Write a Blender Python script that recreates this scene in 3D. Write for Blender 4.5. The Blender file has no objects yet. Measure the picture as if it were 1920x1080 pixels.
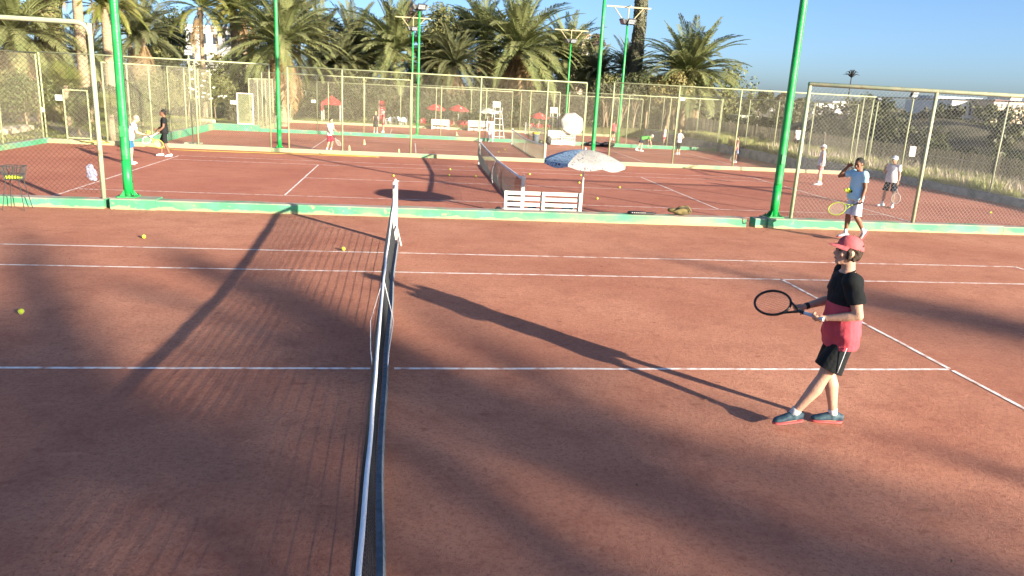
import bpy, bmesh, math, random
import numpy as np
from mathutils import Vector, Matrix, Euler, noise
random.seed(7)
PI = math.pi
SC = bpy.context.scene
COL = SC.collection

# ------------------------------------------------------------------ camera
CAM = Vector((0.2354, -7.3866, 2.8558))
YAW, PITCH, ROLL, FPX = 0.142662, 0.2588, 0.053358, 1420.23
_f = Vector((math.sin(YAW)*math.cos(PITCH), math.cos(YAW)*math.cos(PITCH), -math.sin(PITCH)))
_r = Vector((math.cos(YAW), -math.sin(YAW), 0))
_u = _r.cross(_f)
CR = _r*math.cos(ROLL) + _u*math.sin(ROLL)
CU = -_r*math.sin(ROLL) + _u*math.cos(ROLL)
cd = bpy.data.cameras.new('camera'); cam = bpy.data.objects.new('camera', cd); COL.objects.link(cam)
cd.sensor_width = 36; cd.lens = FPX/1920*36; cd.clip_start = .1; cd.clip_end = 6000
cam.matrix_world = Matrix(((CR.x, CU.x, -_f.x, CAM.x), (CR.y, CU.y, -_f.y, CAM.y), (CR.z, CU.z, -_f.z, CAM.z), (0, 0, 0, 1)))
SC.camera = cam

# ------------------------------------------------------------------ sky, sun, exposure
SUN_DIR = Vector((0.625, -0.78, 0.0)).normalized()
SUN_EL = math.radians(14.2)
w = bpy.data.worlds.new('World'); SC.world = w; w.use_nodes = True
nt = w.node_tree; nt.nodes.clear()
sky = nt.nodes.new('ShaderNodeTexSky'); sky.sky_type = 'NISHITA'; sky.sun_disc = False
sky.sun_elevation = SUN_EL; sky.sun_rotation = math.atan2(SUN_DIR.x, SUN_DIR.y)
sky.air_density = 0.62; sky.dust_density = 1.35; sky.ozone_density = 3.4; sky.altitude = 0
bg = nt.nodes.new('ShaderNodeBackground'); bg.inputs[1].default_value = 0.073
wo = nt.nodes.new('ShaderNodeOutputWorld')
nt.links.new(sky.outputs[0], bg.inputs[0]); nt.links.new(bg.outputs[0], wo.inputs[0])
sl = bpy.data.lights.new('sun', 'SUN'); sl.energy = 5.0; sl.angle = math.radians(0.6); sl.color = (1.0, 0.88, 0.69)
sun = bpy.data.objects.new('sun', sl); COL.objects.link(sun)
sd = Vector((SUN_DIR.x*math.cos(SUN_EL), SUN_DIR.y*math.cos(SUN_EL), math.sin(SUN_EL)))
sun.rotation_euler = sd.to_track_quat('Z', 'Y').to_euler(); sun.location = (30, -40, 20)
vs = SC.view_settings; vs.view_transform = 'Standard'; vs.look = 'None'; vs.gamma = 1; vs.use_curve_mapping = False
vs.exposure = 1.85
SC.cycles.use_denoising = True
SC.cycles.max_bounces = 6; SC.cycles.transparent_max_bounces = 16

# ------------------------------------------------------------------ pixel helpers (photo pixel -> point on a known plane)
def ray(px, py):
    return CR*((px-960)/FPX) - CU*((py-540)/FPX) + _f
def at_z(px, py, z):
    d = ray(px, py); return CAM + d*((z-CAM.z)/d.z)
def at_y(px, py, y):
    d = ray(px, py); return CAM + d*((y-CAM.y)/d.y)
Z1, Z2, Z3, Z4 = 0.0, -0.41, -0.85, -1.2
K1, K2, K3, K4 = 9.1, 27.2, 45.5, 63.8     # near faces of the low walls between the courts

# ------------------------------------------------------------------ materials
MATS = {}
def mat(name, c1, c2=None, scale=8, rough=.7, bump=0., bscale=None, spec=.3, metal=0, detail=4, contrast=(.35, .65), emit=None, transl=0., coord='Object', stretch=None, c3=None, s3=1., k3=(.4, .6)):
    if name in MATS: return MATS[name]
    m = bpy.data.materials.new(name); m.use_nodes = True; MATS[name] = m
    n = m.node_tree; b = n.nodes['Principled BSDF']
    b.inputs['Roughness'].default_value = rough; b.inputs['Metallic'].default_value = metal
    b.inputs['Specular IOR Level'].default_value = spec
    b.inputs['Base Color'].default_value = (*c1, 1)
    tc = n.nodes.new('ShaderNodeTexCoord'); out = tc.outputs[coord]
    if stretch:
        mp = n.nodes.new('ShaderNodeMapping'); mp.inputs['Scale'].default_value = stretch
        n.links.new(out, mp.inputs[0]); out = mp.outputs[0]
    def nz(s, lo, hi, d=4):
        t = n.nodes.new('ShaderNodeTexNoise'); t.inputs['Scale'].default_value = s; t.inputs['Detail'].default_value = d
        n.links.new(out, t.inputs['Vector'])
        r = n.nodes.new('ShaderNodeMapRange'); r.inputs[1].default_value = lo; r.inputs[2].default_value = hi
        n.links.new(t.outputs['Fac'], r.inputs[0]); return t, r
    if c2 is not None:
        t, r = nz(scale, *contrast, detail)
        mx = n.nodes.new('ShaderNodeMix'); mx.data_type = 'RGBA'
        mx.inputs[6].default_value = (*c1, 1); mx.inputs[7].default_value = (*c2, 1)
        n.links.new(r.outputs[0], mx.inputs[0]); last = mx.outputs[2]
        if c3 is not None:
            t3, r3 = nz(s3, *k3)
            m3 = n.nodes.new('ShaderNodeMix'); m3.data_type = 'RGBA'; m3.inputs[7].default_value = (*c3, 1)
            n.links.new(r3.outputs[0], m3.inputs[0]); n.links.new(last, m3.inputs[6]); last = m3.outputs[2]
        n.links.new(last, b.inputs['Base Color'])
    if bump:
        t2 = n.nodes.new('ShaderNodeTexNoise'); t2.inputs['Scale'].default_value = bscale or scale*4; t2.inputs['Detail'].default_value = 3
        n.links.new(out, t2.inputs['Vector'])
        bp = n.nodes.new('ShaderNodeBump'); bp.inputs['Strength'].default_value = min(1, bump); bp.inputs['Distance'].default_value = .02*max(1, bump)
        n.links.new(t2.outputs['Fac'], bp.inputs['Height']); n.links.new(bp.outputs[0], b.inputs['Normal'])
    if emit: b.inputs['Emission Color'].default_value = (*emit[:3], 1); b.inputs['Emission Strength'].default_value = emit[3]
    if transl:
        tr = n.nodes.new('ShaderNodeBsdfTranslucent'); tr.inputs[0].default_value = (*c1, 1)
        ms = n.nodes.new('ShaderNodeMixShader'); ms.inputs[0].default_value = transl
        n.links.new(b.outputs[0], ms.inputs[1]); n.links.new(tr.outputs[0], ms.inputs[2])
        if c2 is not None: n.links.new(last, tr.inputs[0])
        n.links.new(ms.outputs[0], n.nodes['Material Output'].inputs[0])
    return m

def clay_material(name, base, warm, dark):
    m = bpy.data.materials.new(name); m.use_nodes = True; n = m.node_tree; L = n.links
    b = n.nodes['Principled BSDF']; b.inputs['Roughness'].default_value = .95; b.inputs['Specular IOR Level'].default_value = .12
    tc = n.nodes.new('ShaderNodeTexCoord')
    def noise_(s, d=5, rough=.6, stretch=None):
        t = n.nodes.new('ShaderNodeTexNoise'); t.inputs['Scale'].default_value = s; t.inputs['Detail'].default_value = d; t.inputs['Roughness'].default_value = rough
        if stretch:
            mp = n.nodes.new('ShaderNodeMapping'); mp.inputs['Scale'].default_value = stretch
            L.new(tc.outputs['Object'], mp.inputs[0]); L.new(mp.outputs[0], t.inputs['Vector'])
        else: L.new(tc.outputs['Object'], t.inputs['Vector'])
        return t.outputs['Fac']
    def rng(x, a, c, lo=0, hi=1):
        r = n.nodes.new('ShaderNodeMapRange'); r.inputs[1].default_value = a; r.inputs[2].default_value = c; r.inputs[3].default_value = lo; r.inputs[4].default_value = hi
        L.new(x, r.inputs[0]); return r.outputs[0]
    def mix(f, a, c, blend='MIX'):
        x = n.nodes.new('ShaderNodeMix'); x.data_type = 'RGBA'; x.blend_type = blend
        for i, v in ((0, f), (6, a), (7, c)):
            if isinstance(v, tuple): x.inputs[i].default_value = (*v, 1)
            elif isinstance(v, (int, float)): x.inputs[i].default_value = v
            else: L.new(v, x.inputs[i])
        return x.outputs[2]
    big = noise_(.35, 6); mid = noise_(2.2, 6, .7); fine = noise_(38, 3, .7); grit = noise_(140, 2, .6); drag = noise_(1.0, 5, .65, (.35, 2.2, 1))
    c = mix(rng(big, .35, .65), base, warm)
    c = mix(rng(mid, .48, .72, 0, .55), c, dark)
    c = mix(rng(drag, .5, .75, 0, .4), c, warm)
    spk = noise_(17, 4, .75); c = mix(rng(spk, .5, .72, 0, .6), c, dark)
    c = mix(rng(spk, .5, .3, 0, .35), c, warm)
    c = mix(rng(fine, .52, .70, 0, .75), c, dark)
    c = mix(rng(grit, .62, .72, 0, .55), c, (.62, .38, .28))
    # ball marks and shoe scuffs: small smeared spots, some paler, some darker
    def spots(scale, rad, keep, stretch, dist=.25):
        mp = n.nodes.new('ShaderNodeMapping'); mp.inputs['Scale'].default_value = stretch; mp.inputs['Rotation'].default_value = (0, 0, scale)
        L.new(tc.outputs['Object'], mp.inputs[0])
        wn = n.nodes.new('ShaderNodeTexNoise'); wn.inputs['Scale'].default_value = 3.; L.new(tc.outputs['Object'], wn.inputs['Vector'])
        vm = n.nodes.new('ShaderNodeVectorMath'); vm.operation = 'MULTIPLY_ADD'; L.new(wn.outputs['Color'], vm.inputs[0]); vm.inputs[1].default_value = (dist, dist, 0); L.new(mp.outputs[0], vm.inputs[2])
        vo = n.nodes.new('ShaderNodeTexVoronoi'); vo.inputs['Scale'].default_value = scale; L.new(vm.outputs[0], vo.inputs['Vector'])
        near = rng(vo.outputs['Distance'], rad, rad*.5); sx = n.nodes.new('ShaderNodeSeparateColor'); L.new(vo.outputs['Color'], sx.inputs[0])
        pick = rng(sx.outputs[0], keep, keep+.05); ml = n.nodes.new('ShaderNodeMath'); ml.operation = 'MULTIPLY'; L.new(near, ml.inputs[0]); L.new(pick, ml.inputs[1]); return ml.outputs[0], sx.outputs[1]
    m1, _q = spots(2.6, .16, .45, (1, 1.7, 1)); m2, _q = spots(1.7, .12, .35, (.45, 2.0, 1)); m3, _q = spots(5.5, .2, .6, (1.6, 1, 1))
    c = mix(rng(m1, 0, 1, 0, .45), c, dark); c = mix(rng(m2, 0, 1, 0, .5), c, warm); c = mix(rng(m3, 0, 1, 0, .35), c, dark)
    L.new(c, b.inputs['Base Color'])
    add = n.nodes.new('ShaderNodeMath'); add.operation = 'MULTIPLY_ADD'; L.new(fine, add.inputs[0]); add.inputs[1].default_value = .8
    ad2 = n.nodes.new('ShaderNodeMath'); ad2.operation = 'MULTIPLY_ADD'; L.new(mid, ad2.inputs[0]); ad2.inputs[1].default_value = 2.2
    L.new(grit, ad2.inputs[2]); L.new(ad2.outputs[0], add.inputs[2])
    bp = n.nodes.new('ShaderNodeBump'); bp.inputs['Strength'].default_value = .75; bp.inputs['Distance'].default_value = .014
    L.new(add.outputs[0], bp.inputs['Height']); L.new(bp.outputs[0], b.inputs['Normal'])
    return m

def kerb_material(name, paint, paint2, pale, bare, shift=0., zb=None):
    """old two-colour paint over concrete, worn in patches"""
    m = bpy.data.materials.new(name); m.use_nodes = True; n = m.node_tree; L = n.links
    b = n.nodes['Principled BSDF']; b.inputs['Roughness'].default_value = .8
    tc = n.nodes.new('ShaderNodeTexCoord')
    def rn(s, lo, hi, d=5, st=(1, 1, 1)):
        mp = n.nodes.new('ShaderNodeMapping'); mp.inputs['Scale'].default_value = st; mp.inputs['Location'].default_value = (shift, shift, 0)
        t = n.nodes.new('ShaderNodeTexNoise'); t.inputs['Scale'].default_value = s; t.inputs['Detail'].default_value = d
        L.new(tc.outputs['Object'], mp.inputs[0]); L.new(mp.outputs[0], t.inputs['Vector'])
        r = n.nodes.new('ShaderNodeMapRange'); r.inputs[1].default_value = lo; r.inputs[2].default_value = hi; L.new(t.outputs['Fac'], r.inputs[0]); return r.outputs[0]
    def mix(f, a, c):
        x = n.nodes.new('ShaderNodeMix'); x.data_type = 'RGBA'; L.new(f, x.inputs[0])
        for i, v in ((6, a), (7, c)):
            if isinstance(v, tuple): x.inputs[i].default_value = (*v, 1)
            else: L.new(v, x.inputs[i])
        return x.outputs[2]
    c = mix(rn(.5, .5, .72, 5, (1, 1, 1.5)), paint, pale)
    c = mix(rn(1.3, .5, .7), c, paint2)
    c = mix(rn(7, .62, .74, 6), c, pale)
    if zb is not None:   # paint flaked off along the foot of the wall
        so = n.nodes.new('ShaderNodeSeparateXYZ'); L.new(tc.outputs['Object'], so.inputs[0])
        ma = n.nodes.new('ShaderNodeMath'); ma.operation = 'MULTIPLY_ADD'; L.new(rn(2.2, .2, .8, 5), ma.inputs[0]); ma.inputs[1].default_value = -.16; L.new(so.outputs['Z'], ma.inputs[2])
        fl = n.nodes.new('ShaderNodeMapRange'); fl.inputs[1].default_value = zb+.0; fl.inputs[2].default_value = zb-.05; L.new(ma.outputs[0], fl.inputs[0])
        c = mix(fl.outputs[0], c, pale)
    # dusty, worn foot and bare top
    g = n.nodes.new('ShaderNodeNewGeometry'); sx = n.nodes.new('ShaderNodeSeparateXYZ'); L.new(g.outputs['Normal'], sx.inputs[0])
    up = n.nodes.new('ShaderNodeMapRange'); up.inputs[1].default_value = .4; up.inputs[2].default_value = .9; L.new(sx.outputs['Z'], up.inputs[0])
    mm = n.nodes.new('ShaderNodeMath'); mm.operation = 'MULTIPLY'; L.new(up.outputs[0], mm.inputs[0]); L.new(rn(2.0, .3, .5), mm.inputs[1])
    c = mix(mm.outputs[0], c, bare)
    L.new(c, b.inputs['Base Color'])
    t = n.nodes.new('ShaderNodeTexNoise'); t.inputs['Scale'].default_value = 18; t.inputs['Detail'].default_value = 5; L.new(tc.outputs['Object'], t.inputs['Vector'])
    bp = n.nodes.new('ShaderNodeBump'); bp.inputs['Strength'].default_value = .5; bp.inputs['Distance'].default_value = .02
    L.new(t.outputs['Fac'], bp.inputs['Height']); L.new(bp.outputs[0], b.inputs['Normal'])
    return m

def speckle_material(name, base, spot, scale=38, thr=.28):
    m = bpy.data.materials.new(name); m.use_nodes = True; n = m.node_tree; L = n.links
    b = n.nodes['Principled BSDF']; b.inputs['Roughness'].default_value = .8
    tc = n.nodes.new('ShaderNodeTexCoord'); t = n.nodes.new('ShaderNodeTexNoise'); t.inputs['Scale'].default_value = scale; t.inputs['Detail'].default_value = 1
    L.new(tc.outputs['Object'], t.inputs['Vector'])
    r = n.nodes.new('ShaderNodeMapRange'); r.inputs[1].default_value = .5+thr*.3; r.inputs[2].default_value = .53+thr*.3; L.new(t.outputs['Fac'], r.inputs[0])
    x = n.nodes.new('ShaderNodeMix'); x.data_type = 'RGBA'; x.inputs[6].default_value = (*base, 1); x.inputs[7].default_value = (*spot, 1)
    L.new(r.outputs[0], x.inputs[0]); L.new(x.outputs[2], b.inputs['Base Color'])
    tr = n.nodes.new('ShaderNodeBsdfTranslucent'); L.new(x.outputs[2], tr.inputs[0]); ms = n.nodes.new('ShaderNodeMixShader'); ms.inputs[0].default_value = .25
    L.new(b.outputs[0], ms.inputs[1]); L.new(tr.outputs[0], ms.inputs[2]); L.new(ms.outputs[0], n.nodes['Material Output'].inputs[0])
    return m

# ------------------------------------------------------------------ object helpers
def tag(o, label=None, cat=None, group=None, kind=None):
    if label: o['label'] = label
    if cat: o['category'] = cat
    if group: o['group'] = group
    if kind: o['kind'] = kind
    return o
def thing(name, label, cat, loc=(0, 0, 0), rz=0., group=None):
    o = bpy.data.objects.new(name, None); COL.objects.link(o); o.location = loc; o.rotation_euler = (0, 0, rz); o.empty_display_size = .2
    return tag(o, label, cat, group)
def link(name, me, m=None, parent=None, loc=None, rot=None, scale=None):
    o = bpy.data.objects.new(name, me); COL.objects.link(o)
    if m is not None and not me.materials: me.materials.append(m)
    if parent: o.parent = parent
    if loc is not None: o.location = loc
    if rot is not None: o.rotation_euler = rot
    if scale is not None: o.scale = (scale,)*3 if isinstance(scale, (int, float)) else scale
    return o
def copy_tree(o, parent=None):
    c = o.copy(); COL.objects.link(c); c.parent = parent
    for ch in list(o.children): copy_tree(ch, c)
    return c

class MB:
    def __init__(s): s.v = []; s.f = []; s.mi = []; s.m = 0
    def add(s, vs, fs):
        n = len(s.v); s.v += [tuple(x) for x in vs]; s.f += [tuple(i+n for i in f) for f in fs]; s.mi += [s.m]*len(fs); return s
    def box(s, c, size, rot=None):
        c = Vector(c); hx, hy, hz = (x/2 for x in size); M = rot or Matrix.Identity(3)
        vs = [c + M @ Vector((x*hx, y*hy, z*hz)) for x in (-1, 1) for y in (-1, 1) for z in (-1, 1)]
        return s.add(vs, [(0, 1, 3, 2), (4, 6, 7, 5), (0, 4, 5, 1), (2, 3, 7, 6), (0, 2, 6, 4), (1, 5, 7, 3)])
    def tube(s, pts, rad, seg=8, caps=True, ref=None, close=False):
        pts = [Vector(p) for p in pts]; n = len(pts)
        if not isinstance(rad, (list, tuple)): rad = [rad]*n
        vs = []; pu = None
        for i, p in enumerate(pts):
            if close: d = pts[(i+1) % n]-pts[i-1]
            else: d = (pts[min(i+1, n-1)]-pts[max(i-1, 0)])
            d = d.normalized() if d.length > 1e-9 else Vector((0, 0, 1))
            if ref is not None: q = Vector(ref)
            elif pu is None: q = Vector((1, 0, 0)) if abs(d.x) < .9 else Vector((0, 1, 0))
            else: q = pu
            u = (q - d*q.dot(d))
            if u.length < 1e-6: u = d.orthogonal()
            u.normalize(); v = d.cross(u); pu = u
            r = rad[i]; a, b = r if isinstance(r, (list, tuple)) else (r, r)
            for k in range(seg):
                t = 2*PI*k/seg; vs.append(p + u*(a*math.cos(t)) + v*(b*math.sin(t)))
        fs = []
        for i in range(n if close else n-1):
            for k in range(seg):
                a = i*seg+k; b = i*seg+(k+1) % seg; j = ((i+1) % n)*seg
                fs.append((a, b, j+(k+1) % seg, j+k))
        if caps and not close:
            fs.append(tuple(range(seg-1, -1, -1))); fs.append(tuple((n-1)*seg+k for k in range(seg)))
        return s.add(vs, fs)
    def ell(s, c, r, M=None, seg=16, rings=10):
        c = Vector(c); M = M or Matrix.Identity(3); r = (r, r, r) if isinstance(r, (int, float)) else r
        vs = [c + M @ Vector((0, 0, r[2]))]
        for i in range(1, rings):
            a = PI*i/rings
            for k in range(seg):
                t = 2*PI*k/seg; vs.append(c + M @ Vector((r[0]*math.sin(a)*math.cos(t), r[1]*math.sin(a)*math.sin(t), r[2]*math.cos(a))))
        vs.append(c - M @ Vector((0, 0, r[2]))); fs = []
        for k in range(seg): fs.append((0, 1+k, 1+(k+1) % seg))
        for i in range(rings-2):
            for k in range(seg):
                a = 1+i*seg+k; b = 1+i*seg+(k+1) % seg; fs.append((a, a+seg, b+seg, b))
        e = len(vs)-1; o = 1+(rings-2)*seg
        for k in range(seg): fs.append((e, o+(k+1) % seg, o+k))
        return s.add(vs, fs)
    def mesh(s, name, mats=None, smooth=False):
        me = bpy.data.meshes.new(name); me.from_pydata(s.v, [], s.f)
        for m in (mats or []): me.materials.append(m)
        if max(s.mi, default=0): me.polygons.foreach_set('material_index', s.mi)
        if smooth: me.polygons.foreach_set('use_smooth', [True]*len(me.polygons))
        me.update(); return me
    def build(s, name, m=None, parent=None, smooth=False, loc=None, rot=None, bevel=0):
        mats = m if isinstance(m, (list, tuple)) else [m]
        me = s.mesh(name, mats, smooth)
        if bevel:
            bm = bmesh.new(); bm.from_mesh(me)
            bmesh.ops.bevel(bm, geom=list(bm.edges), offset=bevel, segments=2, affect='EDGES', profile=.5, clamp_overlap=True)
            bm.to_mesh(me); bm.free()
        return link(name, me, None, parent, loc, rot)

def remeshed(mb, name, voxel, smooth=4, mats=None, matfun=None, extra=None):
    """union of overlapping closed shapes as one continuous surface"""
    me = mb.mesh('tmp'); o = bpy.data.objects.new('tmp', me); COL.objects.link(o)
    r = o.modifiers.new('r', 'REMESH'); r.mode = 'VOXEL'; r.voxel_size = voxel; r.use_smooth_shade = True
    if smooth:
        q = o.modifiers.new('s', 'SMOOTH'); q.iterations = smooth; q.factor = .5
    dg = bpy.context.evaluated_depsgraph_get()
    out = bpy.data.meshes.new_from_object(o.evaluated_get(dg)); out.name = name
    bpy.data.objects.remove(o); bpy.data.meshes.remove(me)
    if extra is not None:
        bm = bmesh.new(); bm.from_mesh(out); e = extra.mesh('tmp2'); bm.from_mesh(e); bm.to_mesh(out); bm.free(); bpy.data.meshes.remove(e)
    out.materials.clear()
    for m in (mats or []): out.materials.append(m)
    if matfun: out.polygons.foreach_set('material_index', [matfun(p.center) for p in out.polygons])
    else: out.polygons.foreach_set('material_index', [0]*len(out.polygons))
    out.polygons.foreach_set('use_smooth', [True]*len(out.polygons)); out.update()
    return out

def wobble(me, fun):
    """push every vertex along its normal by fun(position)"""
    n = len(me.vertices); co = np.empty(n*3); no = np.empty(n*3)
    me.vertices.foreach_get('co', co); me.vertices.foreach_get('normal', no)
    co = co.reshape(-1, 3); no = no.reshape(-1, 3)
    a = np.array([fun(Vector(c)) for c in co])
    me.vertices.foreach_set('co', (co+no*a[:, None]).ravel()); me.update()
# ------------------------------------------------------------------ common materials
M_CLAY1 = clay_material('clay_near', (.375, .15, .098), (.52, .245, .16), (.255, .09, .062))
M_CLAY2 = clay_material('clay_mid', (.38, .14, .095), (.48, .20, .135), (.28, .09, .062))
M_LINE = mat('line_paint', (.80, .75, .71), (.44, .21, .15), 7, .9, .4, 60, contrast=(.46, .70), detail=8)
M_KERB = kerb_material('kerb_paint', (.055, .25, .125), (.09, .28, .21), (.30, .285, .15), (.32, .25, .21), 0., -.02)
M_KERBN = kerb_material('kerb_green', (.055, .25, .125), (.09, .28, .21), (.30, .285, .15), (.32, .25, .21), 1.)
M_KERBP = kerb_material('kerb_pale', (.30, .285, .155), (.13, .29, .15), (.33, .30, .18), (.32, .25, .21), 3.)
M_KERBG = mat('kerb_grey', (.30, .29, .28), (.16, .17, .17), 2.5, .9, .5, 20)
M_PIPE = mat('fence_paint', (.34, .35, .19), (.27, .31, .19), 5, .55, .2, 40)
M_PIPEG = mat('fence_paint_worn', (.27, .32, .22), (.37, .37, .24), 4, .55, .3, 40, c3=(.25, .2, .13), s3=9, k3=(.62, .7))
M_WIRE = mat('fence_wire', (.52, .50, .36), (.34, .31, .22), 30, .6)
M_WIRER = mat('fence_wire_rusty', (.07, .045, .03), (.04, .025, .02), 30, .7)
M_WIREG = mat('fence_wire_grey', (.34, .35, .33), (.2, .2, .19), 30, .6)
M_POLE = mat('green_gloss', (.008, .31, .06), (.012, .24, .055), 4, .40, .25, 25, spec=.4, c3=(.07, .30, .12), s3=2.5, k3=(.52, .72))
M_WHITE = mat('white_paint', (.62, .61, .57), (.48, .46, .42), 4, .6, .15, 60)
M_WHITEC = mat('white_cloth', (.80, .79, .77), (.70, .69, .68), 9, .85, .4, 20)
M_BLACK = mat('black_cord', (.012, .014, .018), (.02, .022, .026), 12, .8)
M_DARK = mat('dark_metal', (.03, .035, .035), (.05, .05, .05), 10, .5)
M_BALL = mat('ball_felt', (.62, .72, .04), (.5, .62, .05), 90, .95, .6, 300)
M_LAWN = mat('lawn', (.10, .13, .035), (.19, .19, .06), 1.2, .95, .8, 25, c3=(.26, .22, .09), s3=.35, k3=(.5, .7))

# ------------------------------------------------------------------ ground: one sheet to the horizon
def sstep(a, b, x):
    t = max(0., min(1., (x-a)/(b-a))); return t*t*(3-2*t)
def ground_h(x, y):
    r = math.hypot(x-30, y-40)
    left = -.47 - .75*sstep(48, 66, y)*sstep(-40, -12, x)
    back = -1.22
    right = -.30
    h = left + (right-left)*sstep(0, 22, x)
    if y > 64: h = back + (right-back)*sstep(22, 30, x)+(left-back)*(1-sstep(-30, -12, x))
    # the scrubby dune behind the reed fence
    d = sstep(30, 46, x)*sstep(6, 22, y)*(1-sstep(70, 105, y))*(1-sstep(80, 120, x))
    h += d*(1.0+.6*noise.noise(Vector((x*.06, y*.06, 1.3))))
    h += 2.6*math.exp(-((x-36.5)/5.5)**2-((y-46)/15)**2)*sstep(27.5, 33, x)
    h += .5*d*noise.noise(Vector((x*.3, y*.3, 4)))
    # the courts are cut into it
    inside = False
    if -14.82 < x < 22.28 and y < 27.44: inside = True
    if -12.52 < x < 22.28 and 27.4 < y < 45.74: inside = True
    if -10.2 < x < 22.28 and 45.7 < y < 64.0: inside = True
    if y < 9.4 and -40 < x < 30: inside = True
    if inside: h = min(h, -1.9)
    return h
def axis(lo, hi, step, brk, far):
    a = list(np.arange(lo, hi+.001, step)); a += brk
    s = step; x = lo
    while x > -far: s *= 1.5; x -= s; a.append(x)
    s = step; x = hi
    while x < far: s *= 1.5; x += s; a.append(x)
    return sorted(set(round(float(v), 3) for v in a))
gx = axis(-60, 100, 1.6, [-14.98, -14.81, -12.75, -12.51, -10.4, -10.19, 22.27, 22.45], 3000)
gy = axis(-40, 120, 1.6, [9.39, 9.41, 27.39, 27.45, 45.69, 45.75, 63.99, 64.1], 3000)
gv = [(x, y, ground_h(x, y)) for y in gy for x in gx]
nx = len(gx)
gf = [(j*nx+i, j*nx+i+1, (j+1)*nx+i+1, (j+1)*nx+i) for j in range(len(gy)-1) for i in range(nx-1)]
me = bpy.data.meshes.new('ground'); me.from_pydata(gv, [], gf); me.polygons.foreach_set('use_smooth', [True]*len(gf))
M_DUNE = mat('dune_earth', (.10, .085, .05), (.17, .14, .09), 1.0, .95, .8, 12, c3=(.06, .06, .03), s3=.5, k3=(.4, .6))
M_FAR = mat('far_land', (.13, .12, .07), (.2, .17, .11), .05, .95)
go = tag(link('ground', me, M_LAWN), kind='structure'); me.materials.append(M_DUNE); me.materials.append(M_FAR)
me.polygons.foreach_set('material_index', [2 if (p.center.length > 160) else 1 if p.center.x > 24.6 else 0 for p in me.polygons])

def sheet(name, x0, x1, y0, y1, z, m):
    nxs, nys = max(1, int((x1-x0)/1.)), max(1, int((y1-y0)/1.))
    vs = []; fs = []
    for j in range(nys+1):
        for i in range(nxs+1):
            x = x0+(x1-x0)*i/nxs; y = y0+(y1-y0)*j/nys
            vs.append((x, y, z))
    for j in range(nys):
        for i in range(nxs):
            a = j*(nxs+1)+i; fs.append((a, a+1, a+nxs+2, a+nxs+1))
    me = bpy.data.meshes.new(name); me.from_pydata(vs, [], fs)
    return tag(link(name, me, m), kind='structure')
court1 = sheet('clay_court', -38, 29, -36, K1+.1, Z1, M_CLAY1)
court2 = sheet('clay_court', -14.9, 22.3, K1+.2, K2+.1, Z2, M_CLAY2)
court3 = sheet('clay_court', -12.6, 22.3, K2+.2, K3+.1, Z3, M_CLAY2)
court4 = sheet('clay_court', -10.3, 22.3, K3+.2, K4+.1, Z4, M_CLAY2)

def court_lines(parent, cx, cy, z, wob):
    HL, HS, HD, SV, W = 11.885, 4.115, 5.485, 6.4, .05
    rnd = random.Random(wob)
    def seg(x0, y0, x1, y1, wdt=W):
        n = max(2, int(math.hypot(x1-x0, y1-y0)/.25)); vs = []; fs = []
        d = Vector((x1-x0, y1-y0, 0)).normalized(); p = Vector((-d.y, d.x, 0)); off = rnd.random()*50
        for i in range(n+1):
            t = i/n; c = Vector((x0+(x1-x0)*t, y0+(y1-y0)*t, 0)); q = noise.noise(Vector((off+i*.35, 0, 0)))*.008
            ww = wdt/2*(1+.18*noise.noise(Vector((off+i*.9, 5, 0))))
            a, b = c+p*(q+ww), c+p*(q-ww)
            vs += [(a.x, a.y, z+.005), (b.x, b.y, z+.005)]
            if i: k = 2*i; fs.append((k-2, k-1, k+1, k))
        me = bpy.data.meshes.new('line'); me.from_pydata(vs, [], fs); link('line', me, M_LINE, parent)
    e = W*.6
    for s in (-1, 1):
        seg(cx-HL+e, cy+s*HD, cx+HL-e, cy+s*HD); seg(cx-HL+e, cy+s*HS, cx-SV-e, cy+s*HS); seg(cx-SV+e, cy+s*HS, cx+SV-e, cy+s*HS); seg(cx+SV+e, cy+s*HS, cx+HL-e, cy+s*HS)
        seg(cx+s*HL, cy-HD, cx+s*HL, cy+HD); seg(cx+s*SV, cy-HS+e, cx+s*SV, cy-e); seg(cx+s*SV, cy+e, cx+s*SV, cy+HS-e)
        seg(cx+s*(SV-e), cy, cx+s*.12, cy)
N1, N2, N3, N4 = (0, 0), (3.19, 18.57), (7.0, 37.0), (10.6, 55.2)
court_lines(court1, *N1, Z1, 1); court_lines(court2, *N2, Z2, 2); court_lines(court3, *N3, Z3, 3); court_lines(court4, *N4, Z4, 4)

# ------------------------------------------------------------------ low painted walls between the courts
def wall_block(x0, x1, y0, y1, z0, z1, rough=.012, step=.3):
    """long block with slightly uneven edges"""
    b = MB(); along = (x1-x0) >= (y1-y0); L = (x1-x0) if along else (y1-y0); n = max(1, int(L/step)); off = random.random()*90
    prof = []
    for i in range(n+1):
        t = i/n; q = lambda k: noise.noise(Vector((off+i*.4, k*7.7, 0)))*rough
        if along:
            x = x0+L*t; ring = [(x, y0+q(1), z0), (x, y0+q(2)*.8, z1-.02), (x, y0+.02+q(2)*.8, z1+q(3)), (x, y1-.02, z1+q(4)), (x, y1, z1-.02), (x, y1, z0)]
        else:
            y = y0+L*t; ring = [(x1+q(1), y, z0), (x1+q(2), y, z1-.02), (x1-.02, y, z1+q(3)), (x0+.02, y, z1+q(4)), (x0, y, z1-.02), (x0, y, z0)]
        prof += ring
    fs = [(i*6+k, (i+1)*6+k, (i+1)*6+k+1, i*6+k+1) for i in range(n) for k in range(5)]
    fs += [(0, 1, 2, 3, 4, 5), tuple(n*6+k for k in (5, 4, 3, 2, 1, 0))]
    b.add(prof, fs); return b
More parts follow.
